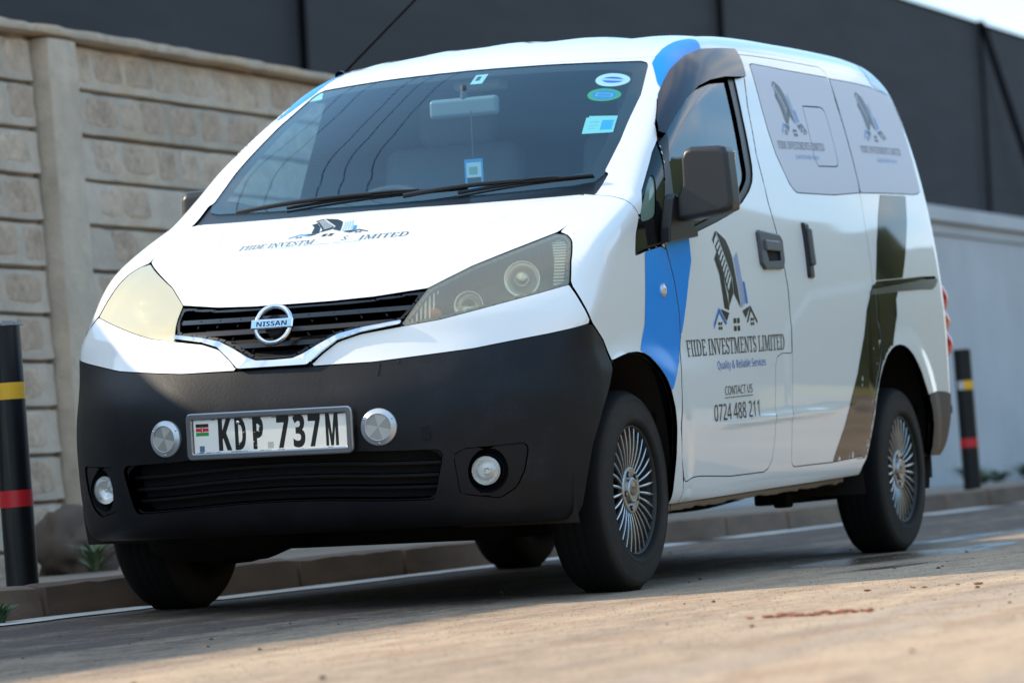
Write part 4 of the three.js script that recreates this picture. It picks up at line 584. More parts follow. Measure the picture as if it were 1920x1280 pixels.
sidePatch('quarter_glass', inset(F_.quarterGlass, 0), boxOf(L_.quarterGlass), 0.008, { off: -0.007 }, M.green);
const panelF = sidePatch('window_panel', (u, V) => Math.max(F_.panelF(u, V) + 0.003, -F_.flap(u, V)), boxOf(L_.panelF), 0.008, { off: 0.001, flange: 0.012 }, M.vinyl, slideOf);
sidePatch('window_flap', inset(F_.flap, 0.0035), boxOf(L_.flap), 0.008, { off: 0.001, flange: 0.012 }, M.vinyl, (s) => panelF[s > 0 ? 0 : 1]);
const panelR = sidePatch('rear_window_panel', inset(F_.panelR, 0.003), boxOf(L_.panelR), 0.01, { off: 0.001, flange: 0.012 }, M.vinyl, (s) => bodyside[s > 0 ? 0 : 1]);
mesh('rain_visor', toGeo(patchData(inset(F_.visor, 0.001), boxOf(L_.visor), 0.008, { off: 0.019, flange: 0.02 })), M.visor, doorOf(1));
// sliding-door rail: a recess, an upper and a lower lip
sidePatch('rail_recess', inset(F_.rail, -0.002), boxOf(L_.rail), 0.01, { off: -0.02 }, M.gloss);
sidePatch('door_rail', (u, V) => Math.max(F_.rail(u, V) - 0.002, -(V + 0.047 + 0.0 - (u - 2.84) * 0.105 - 0.045)), boxOf(L_.rail), 0.007, { off: 0.004, flange: 0.012 }, std([0.10, 0.105, 0.12], 0.18, { metalness: 0.5 }));
sidePatch('rail_lip', (u, V) => Math.max(F_.rail(u, V) - 0.002, V + 0.047 - (u - 2.84) * 0.072 - 0.016), boxOf(L_.rail), 0.007, { off: 0.003, flange: 0.012 }, std([0.10, 0.105, 0.12], 0.18, { metalness: 0.5 }));
// stripes laid on the paint (left and right alike)
const film = (name, sdf, box, mat, parentOf) => sidePatch(name, sdf, box, 0.008, { off: 0.0012 }, mat, parentOf);
film('blue_stripe', (u, V) => Math.max(F_.blue(u, V), F_.fender(u, V) + 0.0018), boxOf(L_.blue), M.blue, (s) => fenders[s > 0 ? 0 : 1]);
film('blue_stripe', (u, V) => Math.max(F_.blue(u, V), F_.frontDoor(u, V) + 0.0018, -F_.doorWin(u, V) + 0.002), boxOf(L_.blue), M.blue, doorOf);
film('blue_stripe', (u, V, p) => Math.max(F_.blueTop(u, V), -F_.frontDoor(u, V) + 0.004, -F_.ws(u, V, p) + 0.006), boxOf(L_.blueTop), M.blue, (s) => bodyside[s > 0 ? 0 : 1]);
const scuffed = (u, V) => { const n = fbm(u * 26, V * 26, 3, 9), edge = Math.min(Math.abs(F_.slidingDoor(u, V)), Math.abs(F_.archR(u, V))); return V > -0.2 ? -1 : (n - 0.79 + 0.06 * (edge < 0.03)) * 0.12; };
film('black_stripe', (u, V) => Math.max(F_.darkStripe(u, V), F_.slidingDoor(u, V) + 0.002, scuffed(u, V)), boxOf(L_.darkStripe), M.gloss, slideOf);
film('black_stripe', (u, V) => Math.max(F_.darkStripe(u, V), -F_.slidingDoor(u, V) + 0.003, -F_.rail(u, V) + 0.003, F_.archR(u, V) < 0.004 ? 1 : -1, scuffed(u, V)), boxOf(L_.darkStripe), M.gloss, (s) => bodyside[s > 0 ? 0 : 1]);
film('black_stripe', (u, V) => Math.max(F_.darkTop(u, V), -F_.panelR(u, V) + 0.002), boxOf(L_.darkTop), phys([0.03, 0.05, 0.09], 0.2, { clearcoat: 1, clearcoatRoughness: 0.05 }), (s) => bodyside[s > 0 ? 0 : 1]);

// grille and chrome badge
{
  const g = mesh('grille', both(patchData(inset(F_.grille, -0.004), boxOf(L_.grille), 0.012, { off: -0.055 })), M.dark, van);
  mesh('grille_rim', both(patchData((u, V) => Math.max(F_.grille(u, V), -(F_.grille(u, V) + 0.005)), boxOf(L_.grille), 0.005, { off: -0.003, flange: 0.055 })), M.trim, g);
  const satin = std([0.012, 0.012, 0.014], 0.25);
  for (let k = 0; k < 3; k++) {
    const V0 = [-0.0745, -0.098, -0.123][k], uMax = [0.222, 0.19, 0.098][k];
    mesh('grille_bar', both(patchData((u, V) => Math.max(Math.abs(V - V0 - 0.06 * u * u) - 0.0042, u - uMax), [0, uMax + 0.02, V0 - 0.02, V0 + 0.03], 0.0055, { off: -0.008, flange: 0.028 })), satin, g);
    for (let j = 0; j < Math.floor(uMax / 0.042); j++) for (const s of SIDES) {   // honeycomb struts between the bars
      const u = 0.045 + j * 0.042; if (u > uMax - 0.01) continue;
      const q = surf(u, (V0 - 0.009 + 0.06 * u * u) / VS), m = mesh('grille_strut', strutGeo, satin, g); m.position.set(q[0] * s, q[1], q[2] - 0.03); m.rotation.z = s * 0.5;
    }
  }
  const c = frontPoint(0, 0.797, 0.03), n = normalAt(frontPoint(0, 0.797));
  const b = group('badge', van); b.position.copy(c).add(new THREE.Vector3(-0.003, 0, 0)); b.rotation.x = -0.30;
  const ring = new THREE.LatheGeometry([[0.0475, 0], [0.0485, 0.0055], [0.0535, 0.008], [0.0595, 0.0055], [0.0615, 0], [0.0605, -0.006], [0.0485, -0.006], [0.0475, 0]].map((q) => new THREE.Vector2(...q)), 72); ring.rotateX(Math.PI / 2);
  mesh('badge_ring', ring, M.chrome, b);
  mesh('badge_bar', new RoundedBoxGeometry(0.131, 0.0285, 0.016, 4, 0.004), M.chrome, b).position.z = 0.004;
  const word = canvasTex(512, 112, (x, w, h) => { x.clearRect(0, 0, w, h); x.fillStyle = '#0a1030'; x.font = 'bold 92px sans-serif'; x.textAlign = 'center'; x.textBaseline = 'middle'; x.save(); x.translate(w / 2, h / 2 + 4); const tw = x.measureText('NISSAN').width; x.scale(470 / tw, 1); x.fillText('NISSAN', 0, 0); x.restore(); });
  const wm = mesh('badge_lettering', new THREE.PlaneGeometry(0.108, 0.0236), std([1, 1, 1], 0.3, { map: word, transparent: true, alphaTest: 0.4 }), b); wm.position.z = 0.0128;
  mesh('badge_mount', new THREE.CylinderGeometry(0.03, 0.035, 0.06, 24).rotateX(Math.PI / 2), M.dark, b).position.z = -0.034;
}
// lower grille: dark recess with four slats
{
  const g = mesh('lower_grille', both(patchData(inset(F_.lower, -0.003), boxOf(L_.lower), 0.014, { off: -0.07 })), M.dark, van);
  for (const V0 of [-0.318, -0.337, -0.356]) mesh('grille_slat', both(patchData((u, V) => Math.max(Math.abs(V - V0) - 0.0024, F_.lower(u, V)), [0, 0.27, V0 - 0.012, V0 + 0.012], 0.0036, { off: -0.034, flange: 0.03 })), phys([0.006, 0.006, 0.007], 0.5, { specularIntensity: 0.4 }), g);
}
// round lamps and reflectors on the bumper
const lathe = (pts, n = 40) => new THREE.LatheGeometry(pts.map((q) => new THREE.Vector2(...q)), n).rotateX(Math.PI / 2);
for (const s of SIDES) {
  const bz = mesh('fog_lamp_bezel', toGeo(patchData((u, V) => { const d = Math.hypot((u - 0.325) * 1.15, V + 0.336) - 0.0335; return Math.max(inset(F_.fogBezel, 0.0006)(u, V), -d); }, boxOf(L_.fogBezel), 0.005, { off: -0.004, flange: 0.02 }), s < 0), M.plastic, van);
  const p = frontPoint(0.596, 0.372), n = new THREE.Vector3(0.25, 0.0, 0.97).normalize();
  const f = group('fog_lamp', van); f.position.set(s * p.x, p.y, p.z - 0.012); f.lookAt(f.position.clone().add(new THREE.Vector3(s * n.x, n.y, n.z)));
  mesh('lamp_cup', lathe([[0.062, -0.004], [0.060, -0.012], [0.054, -0.02], [0.048, -0.026], [0.044, -0.030], [0.0435, -0.004]]), M.plastic, f);
  mesh('lamp_reflector', lathe([[0.001, -0.03], [0.02, -0.026], [0.034, -0.014], [0.04, 0]]), M.bowl, f);
  mesh('lamp_bulb', lathe([[0.001, 0.0], [0.008, -0.004], [0.009, -0.028]], 16), M.bowl, f);
  const L = new THREE.SphereGeometry(0.09, 40, 12, 0, Math.PI * 2, 0, 0.463).rotateX(Math.PI / 2).translate(0, 0, -0.0755); faceted(L); mesh('lamp_lens', L, M.clear, f);
  const rp = frontPoint(0.331, 0.508), rn = normalAt(rp), r = group('bumper_reflector', van); r.position.set(s * rp.x, rp.y, rp.z); r.lookAt(r.position.clone().add(new THREE.Vector3(s * rn.x, 0, rn.z)));
  mesh('reflector_rim', lathe([[0.0515, -0.01], [0.052, 0.004], [0.050, 0.007], [0.041, 0.009], [0.038, 0.014], [0.036, 0.012]]), M.silver, r);
  mesh('reflector_face', new THREE.CircleGeometry(0.0375, 40), std([0.62, 0.61, 0.58], 0.35, { map: reflectorTex, bumpMap: reflectorTex, bumpScale: 0.001, metalness: 0.25 }), r).position.z = 0.0105;
  for (let k = 0; k < 3; k++) { const a = -Math.PI / 2 + k * 2.094; mesh('screw', lathe([[0.001, 0.0105], [0.0028, 0.0095], [0.003, 0.007]], 10), M.chrome, r).position.set(Math.cos(a) * 0.046, Math.sin(a) * 0.046, 0); }
}
// number plate
{
  const p = frontPoint(0, 0.507, 0.012), g = group('number_plate', van); g.position.set(0.009, p.y, p.z); g.scale.set(0.985, 1, 1); g.rotation.set(0.02, 0, -0.006);
  const rect = (w, h, r) => { const s = new THREE.Shape(), x = w / 2, y = h / 2; s.moveTo(-x + r, -y); s.lineTo(x - r, -y); s.quadraticCurveTo(x, -y, x, -y + r); s.lineTo(x, y - r); s.quadraticCurveTo(x, y, x - r, y); s.lineTo(-x + r, y); s.quadraticCurveTo(-x, y, -x, y - r); s.lineTo(-x, -y + r); s.quadraticCurveTo(-x, -y, -x + r, -y); return s; };
  const fr = rect(0.515, 0.124, 0.014); fr.holes.push(rect(0.492, 0.102, 0.008));
  mesh('plate_frame', new THREE.ExtrudeGeometry(fr, { depth: 0.008, bevelEnabled: true, bevelSize: 0.004, bevelThickness: 0.003, bevelSegments: 3 }), std([0.30, 0.32, 0.36], 0.16, { metalness: 0.9 }), g);
  mesh('plate_holder', new RoundedBoxGeometry(0.50, 0.112, 0.012, 2, 0.003), M.plastic, g).position.z = -0.004;
  const t = canvasTex(1024, 208, drawPlate);
  mesh('plate_face', new THREE.PlaneGeometry(0.496, 0.106), std([1, 1, 1], 0.4, { map: t }), g).position.z = 0.0035;
  mesh('screw', new THREE.SphereGeometry(0.006, 14, 10), M.chrome, g).position.set(-0.097, 0.036, 0.006);
}
// headlamps
for (const s of SIDES) {
  const box = boxOf(L_.lamp), m = s < 0, lens = toGeo(patchData(inset(F_.lamp, -0.0006), box, 0.005, { off: -0.0008, flange: 0.004 }), m);
  const h = group('headlamp', van);
  mesh('lamp_housing', toGeo(patchData(inset(F_.lamp, 0.001), box, 0.008, { off: -0.08 }), m), M.lampGrey, h);
  mesh('lamp_surround', toGeo(patchData((u, V) => Math.max(F_.lamp(u, V) + 0.001, -(F_.lamp(u, V) + 0.006)), box, 0.005, { off: -0.004, flange: 0.08 }), m), M.lampGrey, h);
  mesh('lamp_lens', lens, s < 0 ? M.haze : M.lens, h);
  const put = (x, y, d, tz) => { const q = frontPoint(x, y, -d), o = group('lamp_reflector', h); o.position.set(s * q.x, q.y, q.z); o.lookAt(o.position.clone().add(new THREE.Vector3(s * 0.25, 0.05, 1))); return o; };
  const a = put(0.615, 0.945, 0.046); mesh('reflector_bowl', lathe([[0.001, -0.03], [0.018, -0.026], [0.034, -0.014], [0.044, 0.003], [0.052, 0.003]]), M.bowl, a); mesh('reflector_dome', new THREE.SphereGeometry(0.022, 20, 12), M.bowl, a);
  const b = put(0.505, 0.872, 0.044); mesh('reflector_bowl', lathe([[0.001, -0.026], [0.016, -0.022], [0.028, -0.011], [0.035, 0.003], [0.042, 0.003]]), M.bowl, b);
  const c = put(0.425, 0.836, 0.034); mesh('indicator_bulb', new THREE.SphereGeometry(0.025, 20, 14).scale(1.1, 1, 0.7), M.amber, c);
  mesh('lamp_flutes', toGeo(patchData((u, V) => Math.max(F_.lamp(u, V) + 0.006, u - 0.275 - V * 0.25, Math.abs(((u * 1000) % 7 + 7) % 7 - 3.5) * 0.001 - 0.0016), box, 0.0025, { off: -0.010 }), m), M.silver, h);
  mesh('lamp_ribs', toGeo(patchData((u, V) => Math.max(F_.lamp(u, V) + 0.007, 0.475 - u + V * 0.3, Math.abs(((V * 1000) % 7 + 7) % 7 - 3.5) * 0.001 - 0.0022), box, 0.0022, { off: -0.012 }), m), M.silver, h);
}
// tail lamps: three red lobes in a column
for (const s of SIDES) {
  const g = group('tail_lamp', van);
  for (const [y, z, ry, c] of [[0.912, -3.395, 0.062, 0], [0.828, -3.408, 0.048, 1], [0.742, -3.428, 0.058, 0]]) { const o = mesh('lamp_lobe', new THREE.SphereGeometry(1, 28, 20).scale(0.042, ry, 0.085), c ? M.tailAmber : M.red, g); o.position.set(s * 0.752, y, z); }
  mesh('lamp_base', new RoundedBoxGeometry(0.05, 0.30, 0.10, 3, 0.02), M.red, g).position.set(s * 0.735, 0.835, -3.39);
}
// door handles, side markers
for (const s of SIDES) {
  const P0 = sidePoint(-1.24, 1.021), n = normalAt(P0), h = group('door_handle', doorOf(s)); h.position.set(s * P0.x, P0.y, P0.z); h.lookAt(h.position.clone().add(new THREE.Vector3(s * n.x, n.y, n.z)));
  const out = new THREE.Shape(), pts = [[-0.112, 0.052], [-0.10, 0.058], [0.095, 0.05], [0.115, 0.036], [0.112, -0.03], [0.095, -0.05], [-0.08, -0.056], [-0.108, -0.04]]; pts.forEach((q, i) => i ? out.lineTo(s * q[0], q[1]) : out.moveTo(s * q[0], q[1]));
  const hole = new THREE.Path(); [[-0.078, 0.034], [0.08, 0.03], [0.072, -0.03], [-0.05, -0.036]].forEach((q, i) => i ? hole.lineTo(s * q[0], q[1]) : hole.moveTo(s * q[0], q[1])); out.holes.push(hole);
  mesh('handle_bezel', new THREE.ExtrudeGeometry(out, { depth: 0.006, bevelEnabled: true, bevelSize: 0.006, bevelThickness: 0.006, bevelSegments: 3 }), std([0.06, 0.065, 0.075], 0.42), h);
  mesh('handle_cup', new THREE.BoxGeometry(0.17, 0.08, 0.002).translate(0, 0, 0.003), M.dark, h);
  mesh('handle_lever', new RoundedBoxGeometry(0.152, 0.034, 0.016, 3, 0.006), std([0.075, 0.08, 0.09], 0.38), h).position.set(0, 0.016, 0.011);
  const P1 = sidePoint(-1.64, 1.035), n1 = normalAt(P1), g = group('door_handle', slideOf(s)); g.position.set(s * P1.x, P1.y, P1.z); g.lookAt(g.position.clone().add(new THREE.Vector3(s * n1.x, n1.y, n1.z)));
  mesh('handle_base', new RoundedBoxGeometry(0.056, 0.186, 0.02, 3, 0.01), M.trim, g).rotation.z = s * -0.02;
  mesh('handle_lever', new RoundedBoxGeometry(0.026, 0.125, 0.022, 3, 0.008), std([0.09, 0.095, 0.1], 0.35), g).position.set(s * 0.004, 0.01, 0.012);
  const P2 = sidePoint(-0.234, 0.875), k = group('side_marker', fenders[s > 0 ? 0 : 1]); k.position.set(s * P2.x, P2.y, P2.z); k.rotation.y = s * Math.PI / 2;
  mesh('marker_rim', lathe([[0.0215, 0], [0.0215, 0.005], [0.018, 0.007]], 28), M.silver, k); mesh('marker_lens', new THREE.SphereGeometry(0.03, 24, 8, 0, 7, 0, 0.64).rotateX(Math.PI / 2).translate(0, 0, -0.018).scale(1, 1, 1), std([0.66, 0.62, 0.58], 0.2, { metalness: 0.5 }), k);
}
// door mirrors
for (const s of SIDES) {
  const m = group('door_mirror', doorOf(s)), sh = new THREE.Shape();
  const pts = [[0.866, 1.275], [0.878, 1.295], [0.90, 1.303], [0.985, 1.300], [1.004, 1.294], [1.011, 1.276], [1.021, 1.128], [1.017, 1.107], [0.99, 1.097], [0.885, 1.083], [0.845, 1.083], [0.840, 1.095], [0.842, 1.140], [0.853, 1.165], [0.866, 1.188]];
  pts.forEach((q, i) => i ? sh.lineTo(s * q[0], q[1]) : sh.moveTo(s * q[0], q[1]));
  const body = new THREE.ExtrudeGeometry(sh, { depth: 0.05, bevelEnabled: true, bevelSize: 0.0, bevelThickness: 0.024, bevelSegments: 6, bevelOffset: -0.0 });
  mesh('mirror_housing', shrinkBevel(body, s * 0.94, 1.19, 0, 0.05, 0.16), std([0.022, 0.021, 0.021], 0.4, { }), m).position.z = -0.40;
  mesh('mirror_glass', new RoundedBoxGeometry(0.125, 0.17, 0.004, 2, 0.002), M.chrome, m).position.set(s * 0.945, 1.20, -0.4265);
  const arm = new THREE.Shape(); [[-0.255, 1.020], [-0.262, 1.06], [-0.30, 1.145], [-0.325, 1.160], [-0.352, 1.150], [-0.365, 1.095], [-0.45, 1.085], [-0.50, 1.058], [-0.50, 1.045]].forEach((q, i) => i ? arm.lineTo(q[0], q[1]) : arm.moveTo(q[0], q[1]));
  const ag = new THREE.ExtrudeGeometry(arm, { depth: 0.022, bevelEnabled: true, bevelSize: 0.004, bevelThickness: 0.006, bevelSegments: 2 }).rotateY(-Math.PI / 2); // extrude axis to -x
  if (s > 0) ag.translate(0.843, 0, 0); else { ag.scale(-1, 1, 1); ag.translate(-0.843, 0, 0); flipFaces(ag); }
  mesh('mirror_base', ag, M.trim, m);
  if (s < 0) { m.position.set(-0.778, 0, -0.40); m.rotation.y = -1.5; for (const c of m.children) c.position.add(new THREE.Vector3(0.84, 0, 0.40)); m.children.at(-1).visible = true; }
  mesh('mirror_arm', new RoundedBoxGeometry(0.07, 0.05, 0.05, 3, 0.012), M.trim, m).position.set(s * 0.857, 1.112, -0.36);
}
// wipers
{
  const W = (a, b, h, r, name, parent) => { const pts = []; for (let k = 0; k <= 12; k++) { const t = k / 12; pts.push(frontPoint(lerp(a[0], b[0], t), lerp(a[1], b[1], t), h + 0.006 * Math.sin(Math.PI * t))); } return mesh(name, new THREE.TubeGeometry(new THREE.CatmullRomCurve3(pts), 24, r, 6), M.trim, parent); };
  for (const [a, b, c] of [[[-0.30, 1.178], [0.275, 1.200], [-0.47, 1.165]], [[0.26, 1.182], [0.636, 1.214], [0.10, 1.172]]]) {
    const g = group('wiper', van); W(a, b, 0.018, 0.0055, 'wiper_blade', g); W([a[0], a[1] - 0.003], [b[0], b[1] + 0.004], 0.008, 0.0035, 'wiper_rubber', g);
    const mid = [lerp(a[0], b[0], 0.5), lerp(a[1], b[1], 0.5)]; W(c, mid, 0.03, 0.007, 'wiper_arm', g); W([lerp(a[0], b[0], 0.25), lerp(a[1], b[1], 0.25)], [lerp(a[0], b[0], 0.75), lerp(a[1], b[1], 0.75)], 0.026, 0.004, 'wiper_bridge', g);
  }
}
// roof aerial
{
  const q = frontPoint(-0.60, 1.70), g = group('aerial', van); g.position.copy(q).add(new THREE.Vector3(0, -0.004, 0));
  mesh('aerial_base', lathe([[0.02, 0], [0.018, 0.012], [0.008, 0.03], [0.004, 0.05]], 16).rotateX(-Math.PI / 2), M.trim, g).rotation.x = -1.2;
  const tip = new THREE.Vector3(0.02, 0.40, -0.80); mesh('aerial_rod', new THREE.TubeGeometry(new THREE.LineCurve3(new THREE.Vector3(), tip), 4, 0.0045, 6), M.pole, g);
}
// stickers on the windscreen
{
  const stick = (name, pts, mat, tex) => { const b = [Math.min(...pts.map((q) => q[0])), Math.max(...pts.map((q) => q[0])), Math.min(...pts.map((q) => q[1])), Math.max(...pts.map((q) => q[1]))]; const sg = pts[0][0] < 0 ? -1 : 1;
    const n = 14, pos = [], uv = [], idx = []; for (let j = 0; j <= n; j++) for (let i = 0; i <= n; i++) { const u = i / n, v = j / n, L = (a, c, t) => [lerp(a[0], c[0], t), lerp(a[1], c[1], t)], q = L(L(pts[3], pts[2], u), L(pts[0], pts[1], u), v), p = frontPoint(q[0], q[1], -0.0035); pos.push(p.x, p.y, p.z); uv.push(u, v); }
    for (let j = 0; j < n; j++) for (let i = 0; i < n; i++) { const a = j * (n + 1) + i; idx.push(a, a + 1, a + n + 1, a + 1, a + n + 2, a + n + 1); }
    const g = new THREE.BufferGeometry(); g.setAttribute('position', new THREE.Float32BufferAttribute(pos, 3)); g.setAttribute('uv', new THREE.Float32BufferAttribute(uv, 2)); g.setIndex(idx); g.computeVertexNormals();
    mesh(name, g, std([1, 1, 1], 0.5, { map: tex, transparent: true, alphaTest: 0.5 }), screen); };
  stick('round_sticker', [[0.448, 1.600], [0.556, 1.585], [0.561, 1.540], [0.455, 1.548]], 0, canvasTex(256, 256, (x) => { x.clearRect(0, 0, 256, 256); x.fillStyle = '#f4f7fb'; x.beginPath(); x.arc(128, 128, 126, 0, 7); x.fill(); x.fillStyle = '#3d63c8'; x.beginPath(); x.ellipse(128, 128, 78, 60, 0, 0, 7); x.fill(); x.fillStyle = '#dfe6f6'; x.fillRect(40, 108, 176, 34); }));
  stick('round_sticker', [[0.455, 1.545], [0.560, 1.530], [0.566, 1.488], [0.462, 1.495]], 0, canvasTex(256, 256, (x) => { x.clearRect(0, 0, 256, 256); x.fillStyle = '#3fb06a'; x.beginPath(); x.arc(128, 128, 126, 0, 7); x.fill(); x.fillStyle = '#2a90c8'; x.beginPath(); x.arc(128, 128, 92, 0, 7); x.fill(); x.strokeStyle = '#8fd0d8'; x.lineWidth = 10; x.strokeRect(70, 100, 116, 56); }));
  stick('licence_sticker', [[0.502, 1.440], [0.594, 1.436], [0.611, 1.378], [0.520, 1.378]], 0, canvasTex(256, 160, (x) => { x.fillStyle = '#a9e6dc'; x.fillRect(0, 0, 256, 160); x.clearRect(0, 0, 20, 14); x.fillStyle = '#35b6e2'; x.fillRect(140, 40, 96, 92); x.fillStyle = '#7fd4c8'; x.fillRect(40, 50, 80, 14); x.fillRect(40, 84, 80, 10); x.fillRect(40, 110, 60, 10); }));
  stick('service_sticker', [[-0.645, 1.622], [-0.555, 1.626], [-0.530, 1.598], [-0.622, 1.594]], 0, canvasTex(256, 96, (x) => { x.fillStyle = '#bfe9df'; x.fillRect(0, 0, 256, 96); x.fillStyle = '#9fd2cf'; x.fillRect(20, 20, 216, 10); x.fillRect(20, 50, 150, 10); }));
  stick('small_sticker', [[0.045, 1.622], [0.085, 1.623], [0.088, 1.588], [0.048, 1.588]], 0, canvasTex(64, 64, (x) => { x.fillStyle = '#bfe3e0'; x.fillRect(0, 0, 64, 64); x.fillStyle = '#223c46'; x.fillRect(14, 12, 24, 30); }));
}
// cabin
{
  const dash = mesh('dashboard', new RoundedBoxGeometry(1.42, 0.30, 0.62, 4, 0.08), M.dash, van); dash.position.set(0, 1.0, -0.52); 
  mesh('dash_hood', new RoundedBoxGeometry(0.42, 0.10, 0.25, 4, 0.04), M.dash, dash).position.set(-0.36, 0.16, -0.12);
  const wheel = mesh('steering_wheel', new THREE.TorusGeometry(0.185, 0.014, 12, 48), M.dash, van); wheel.position.set(-0.36, 1.15, -0.86); wheel.rotation.x = -0.65; mesh('wheel_hub', new RoundedBoxGeometry(0.34, 0.07, 0.04, 3, 0.02), M.dash, wheel);
  for (const x of [-0.36, 0.36]) { const st = mesh('seat', new RoundedBoxGeometry(0.50, 0.14, 0.5, 4, 0.05), M.fabric, van); st.position.set(x, 0.80, -1.18); const bk = mesh('seat_back', new RoundedBoxGeometry(0.49, 0.62, 0.13, 4, 0.05), M.fabric, st); bk.position.set(0, 0.36, -0.28); bk.rotation.x = -0.2; mesh('headrest', new RoundedBoxGeometry(0.27, 0.19, 0.10, 4, 0.04), M.fabric, st).position.set(0, 0.76, -0.37); }
  mesh('cabin_floor', new THREE.BoxGeometry(1.5, 0.03, 3.3), M.under, van).position.set(0, 0.50, -1.9);
  const bulk = mesh('bulkhead', new THREE.BoxGeometry(1.48, 0.7, 0.02), std([0.05, 0.052, 0.06], 0.8), van); bulk.position.set(0, 0.85, -1.75);
  const im = mesh('rear_view_mirror', new RoundedBoxGeometry(0.235, 0.062, 0.03, 4, 0.014), std([0.25, 0.28, 0.29], 0.35), van); im.position.set(0.035, 1.512, -0.67); mesh('mirror_stem', new THREE.CylinderGeometry(0.008, 0.014, 0.05, 10), M.dash, im).position.set(0, 0.045, 0.0);
  const tg = group('hanging_tag', van); tg.position.set(0.085, 1.345, -0.60);
  mesh('tag_card', new THREE.BoxGeometry(0.062, 0.094, 0.002), std([1, 1, 1], 0.5, { map: canvasTex(128, 192, (x) => { x.fillStyle = '#3aa0e0'; x.fillRect(0, 0, 128, 192); x.fillStyle = '#cfe6ee'; x.fillRect(12, 22, 104, 150); x.fillStyle = '#8fb4a8'; x.fillRect(30, 50, 60, 50); x.fillStyle = '#33424a'; x.fillRect(14, 118, 100, 54); }) }), tg).position.y = -0.05;
  mesh('tag_cord', new THREE.CylinderGeometry(0.002, 0.002, 0.15, 6), std([0.05, 0.09, 0.13], 0.8), tg).position.y = 0.075;
  const lamp = mesh('dome_lamp', new RoundedBoxGeometry(0.16, 0.03, 0.09, 3, 0.012), std([0.45, 0.46, 0.42], 0.4), van); lamp.position.set(0.0, 1.60, -0.90);
}
// underside, sill flange, wheel housings
{
  const ub = mesh('underbody', new THREE.BoxGeometry(1.42, 0.10, 3.9), M.under, van); ub.position.set(0, 0.30, -1.42);
  for (const s of SIDES) {
    const f = []; const pts = []; const N = 60; for (let k = 0; k <= N; k++) { const z = lerp(-0.24, -2.05, k / N), y = bottomY(z); pts.push([z, y]); }
    const pos = [], idx = []; pts.forEach(([z, y], k) => { const dy = 0.016 + 0.008 * vnoise(k * 0.7, 3, 4); for (const [dx, yy] of [[0, 0.006], [0, -dy], [-0.02, -dy], [-0.02, 0.006]]) pos.push(s * (0.778 + dx), y + yy, z); });
    for (let k = 0; k < N; k++) for (let q = 0; q < 4; q++) { const a = k * 4 + q, b = k * 4 + (q + 1) % 4; idx.push(a, b, a + 4, b, b + 4, a + 4); }
    const g = new THREE.BufferGeometry(); g.setAttribute('position', new THREE.Float32BufferAttribute(pos, 3)); g.setIndex(idx); g.computeVertexNormals(); mesh('sill_flange', g, M.rust, van);
    for (const [zc, yc, R] of [[0.06, 0.36, 0.40], [-2.69, 0.37, 0.42]]) {
      const h = mesh('wheel_housing', new THREE.CylinderGeometry(R, R, 0.36, 40, 1, true, 0, Math.PI).rotateZ(Math.PI / 2).rotateX(0), std([0.022, 0.016, 0.012], 0.9), van); h.position.set(s * 0.60, yc, zc); if (true) h.geometry = housing(R);
      mesh('housing_wall', new THREE.BoxGeometry(0.02, 0.5, R * 1.9).translate(0, 0.14, 0), M.under, h).position.x = s * -0.18;
    }
  }
  mesh('rear_axle', new THREE.CylinderGeometry(0.045, 0.045, 1.2, 16).rotateZ(Math.PI / 2), M.under, van).position.set(0, 0.285, -2.725);
  mesh('subframe', new RoundedBoxGeometry(0.9, 0.09, 0.5, 2, 0.02), M.under, van).position.set(0, 0.215, -0.05);
  mesh('engine_tray', lump(0.16, 31, 1.6, 0.55, 1.2, 4, 0.5), M.under, van).position.set(-0.40, 0.225, 0.30);
  mesh('exhaust_pipe', new THREE.TubeGeometry(new THREE.CatmullRomCurve3([[0.1, 0.2, -0.2], [0.25, 0.22, -1.0], [0.3, 0.22, -1.9], [0.28, 0.24, -2.4]].map((q) => new THREE.Vector3(...q))), 30, 0.028, 10), M.under, van);
  mesh('leaf_spring', new RoundedBoxGeometry(0.06, 0.04, 1.0, 2, 0.01), M.under, van).position.set(0.5, 0.215, -2.5);
  mesh('spring_hanger', new RoundedBoxGeometry(0.05, 0.08, 0.08, 2, 0.01), M.under, van).position.set(0.56, 0.225, -2.05);
  for (const [x, y0, y1] of [[0.318, 0.686, 0.652], [0.37, 0.692, 0.682]]) { const a = frontPoint(x, y0, 0.0005), b = frontPoint(x, y1, 0.0005); mesh('bumper_seam', new THREE.TubeGeometry(new THREE.LineCurve3(a, b), 3, 0.0016, 5), M.dark, bumper); }
  mesh('tow_eye_cover', new THREE.BoxGeometry(0.03, 0.036, 0.004), M.dark, van).position.copy(frontPoint(0.455, 0.485, 0.001));
}
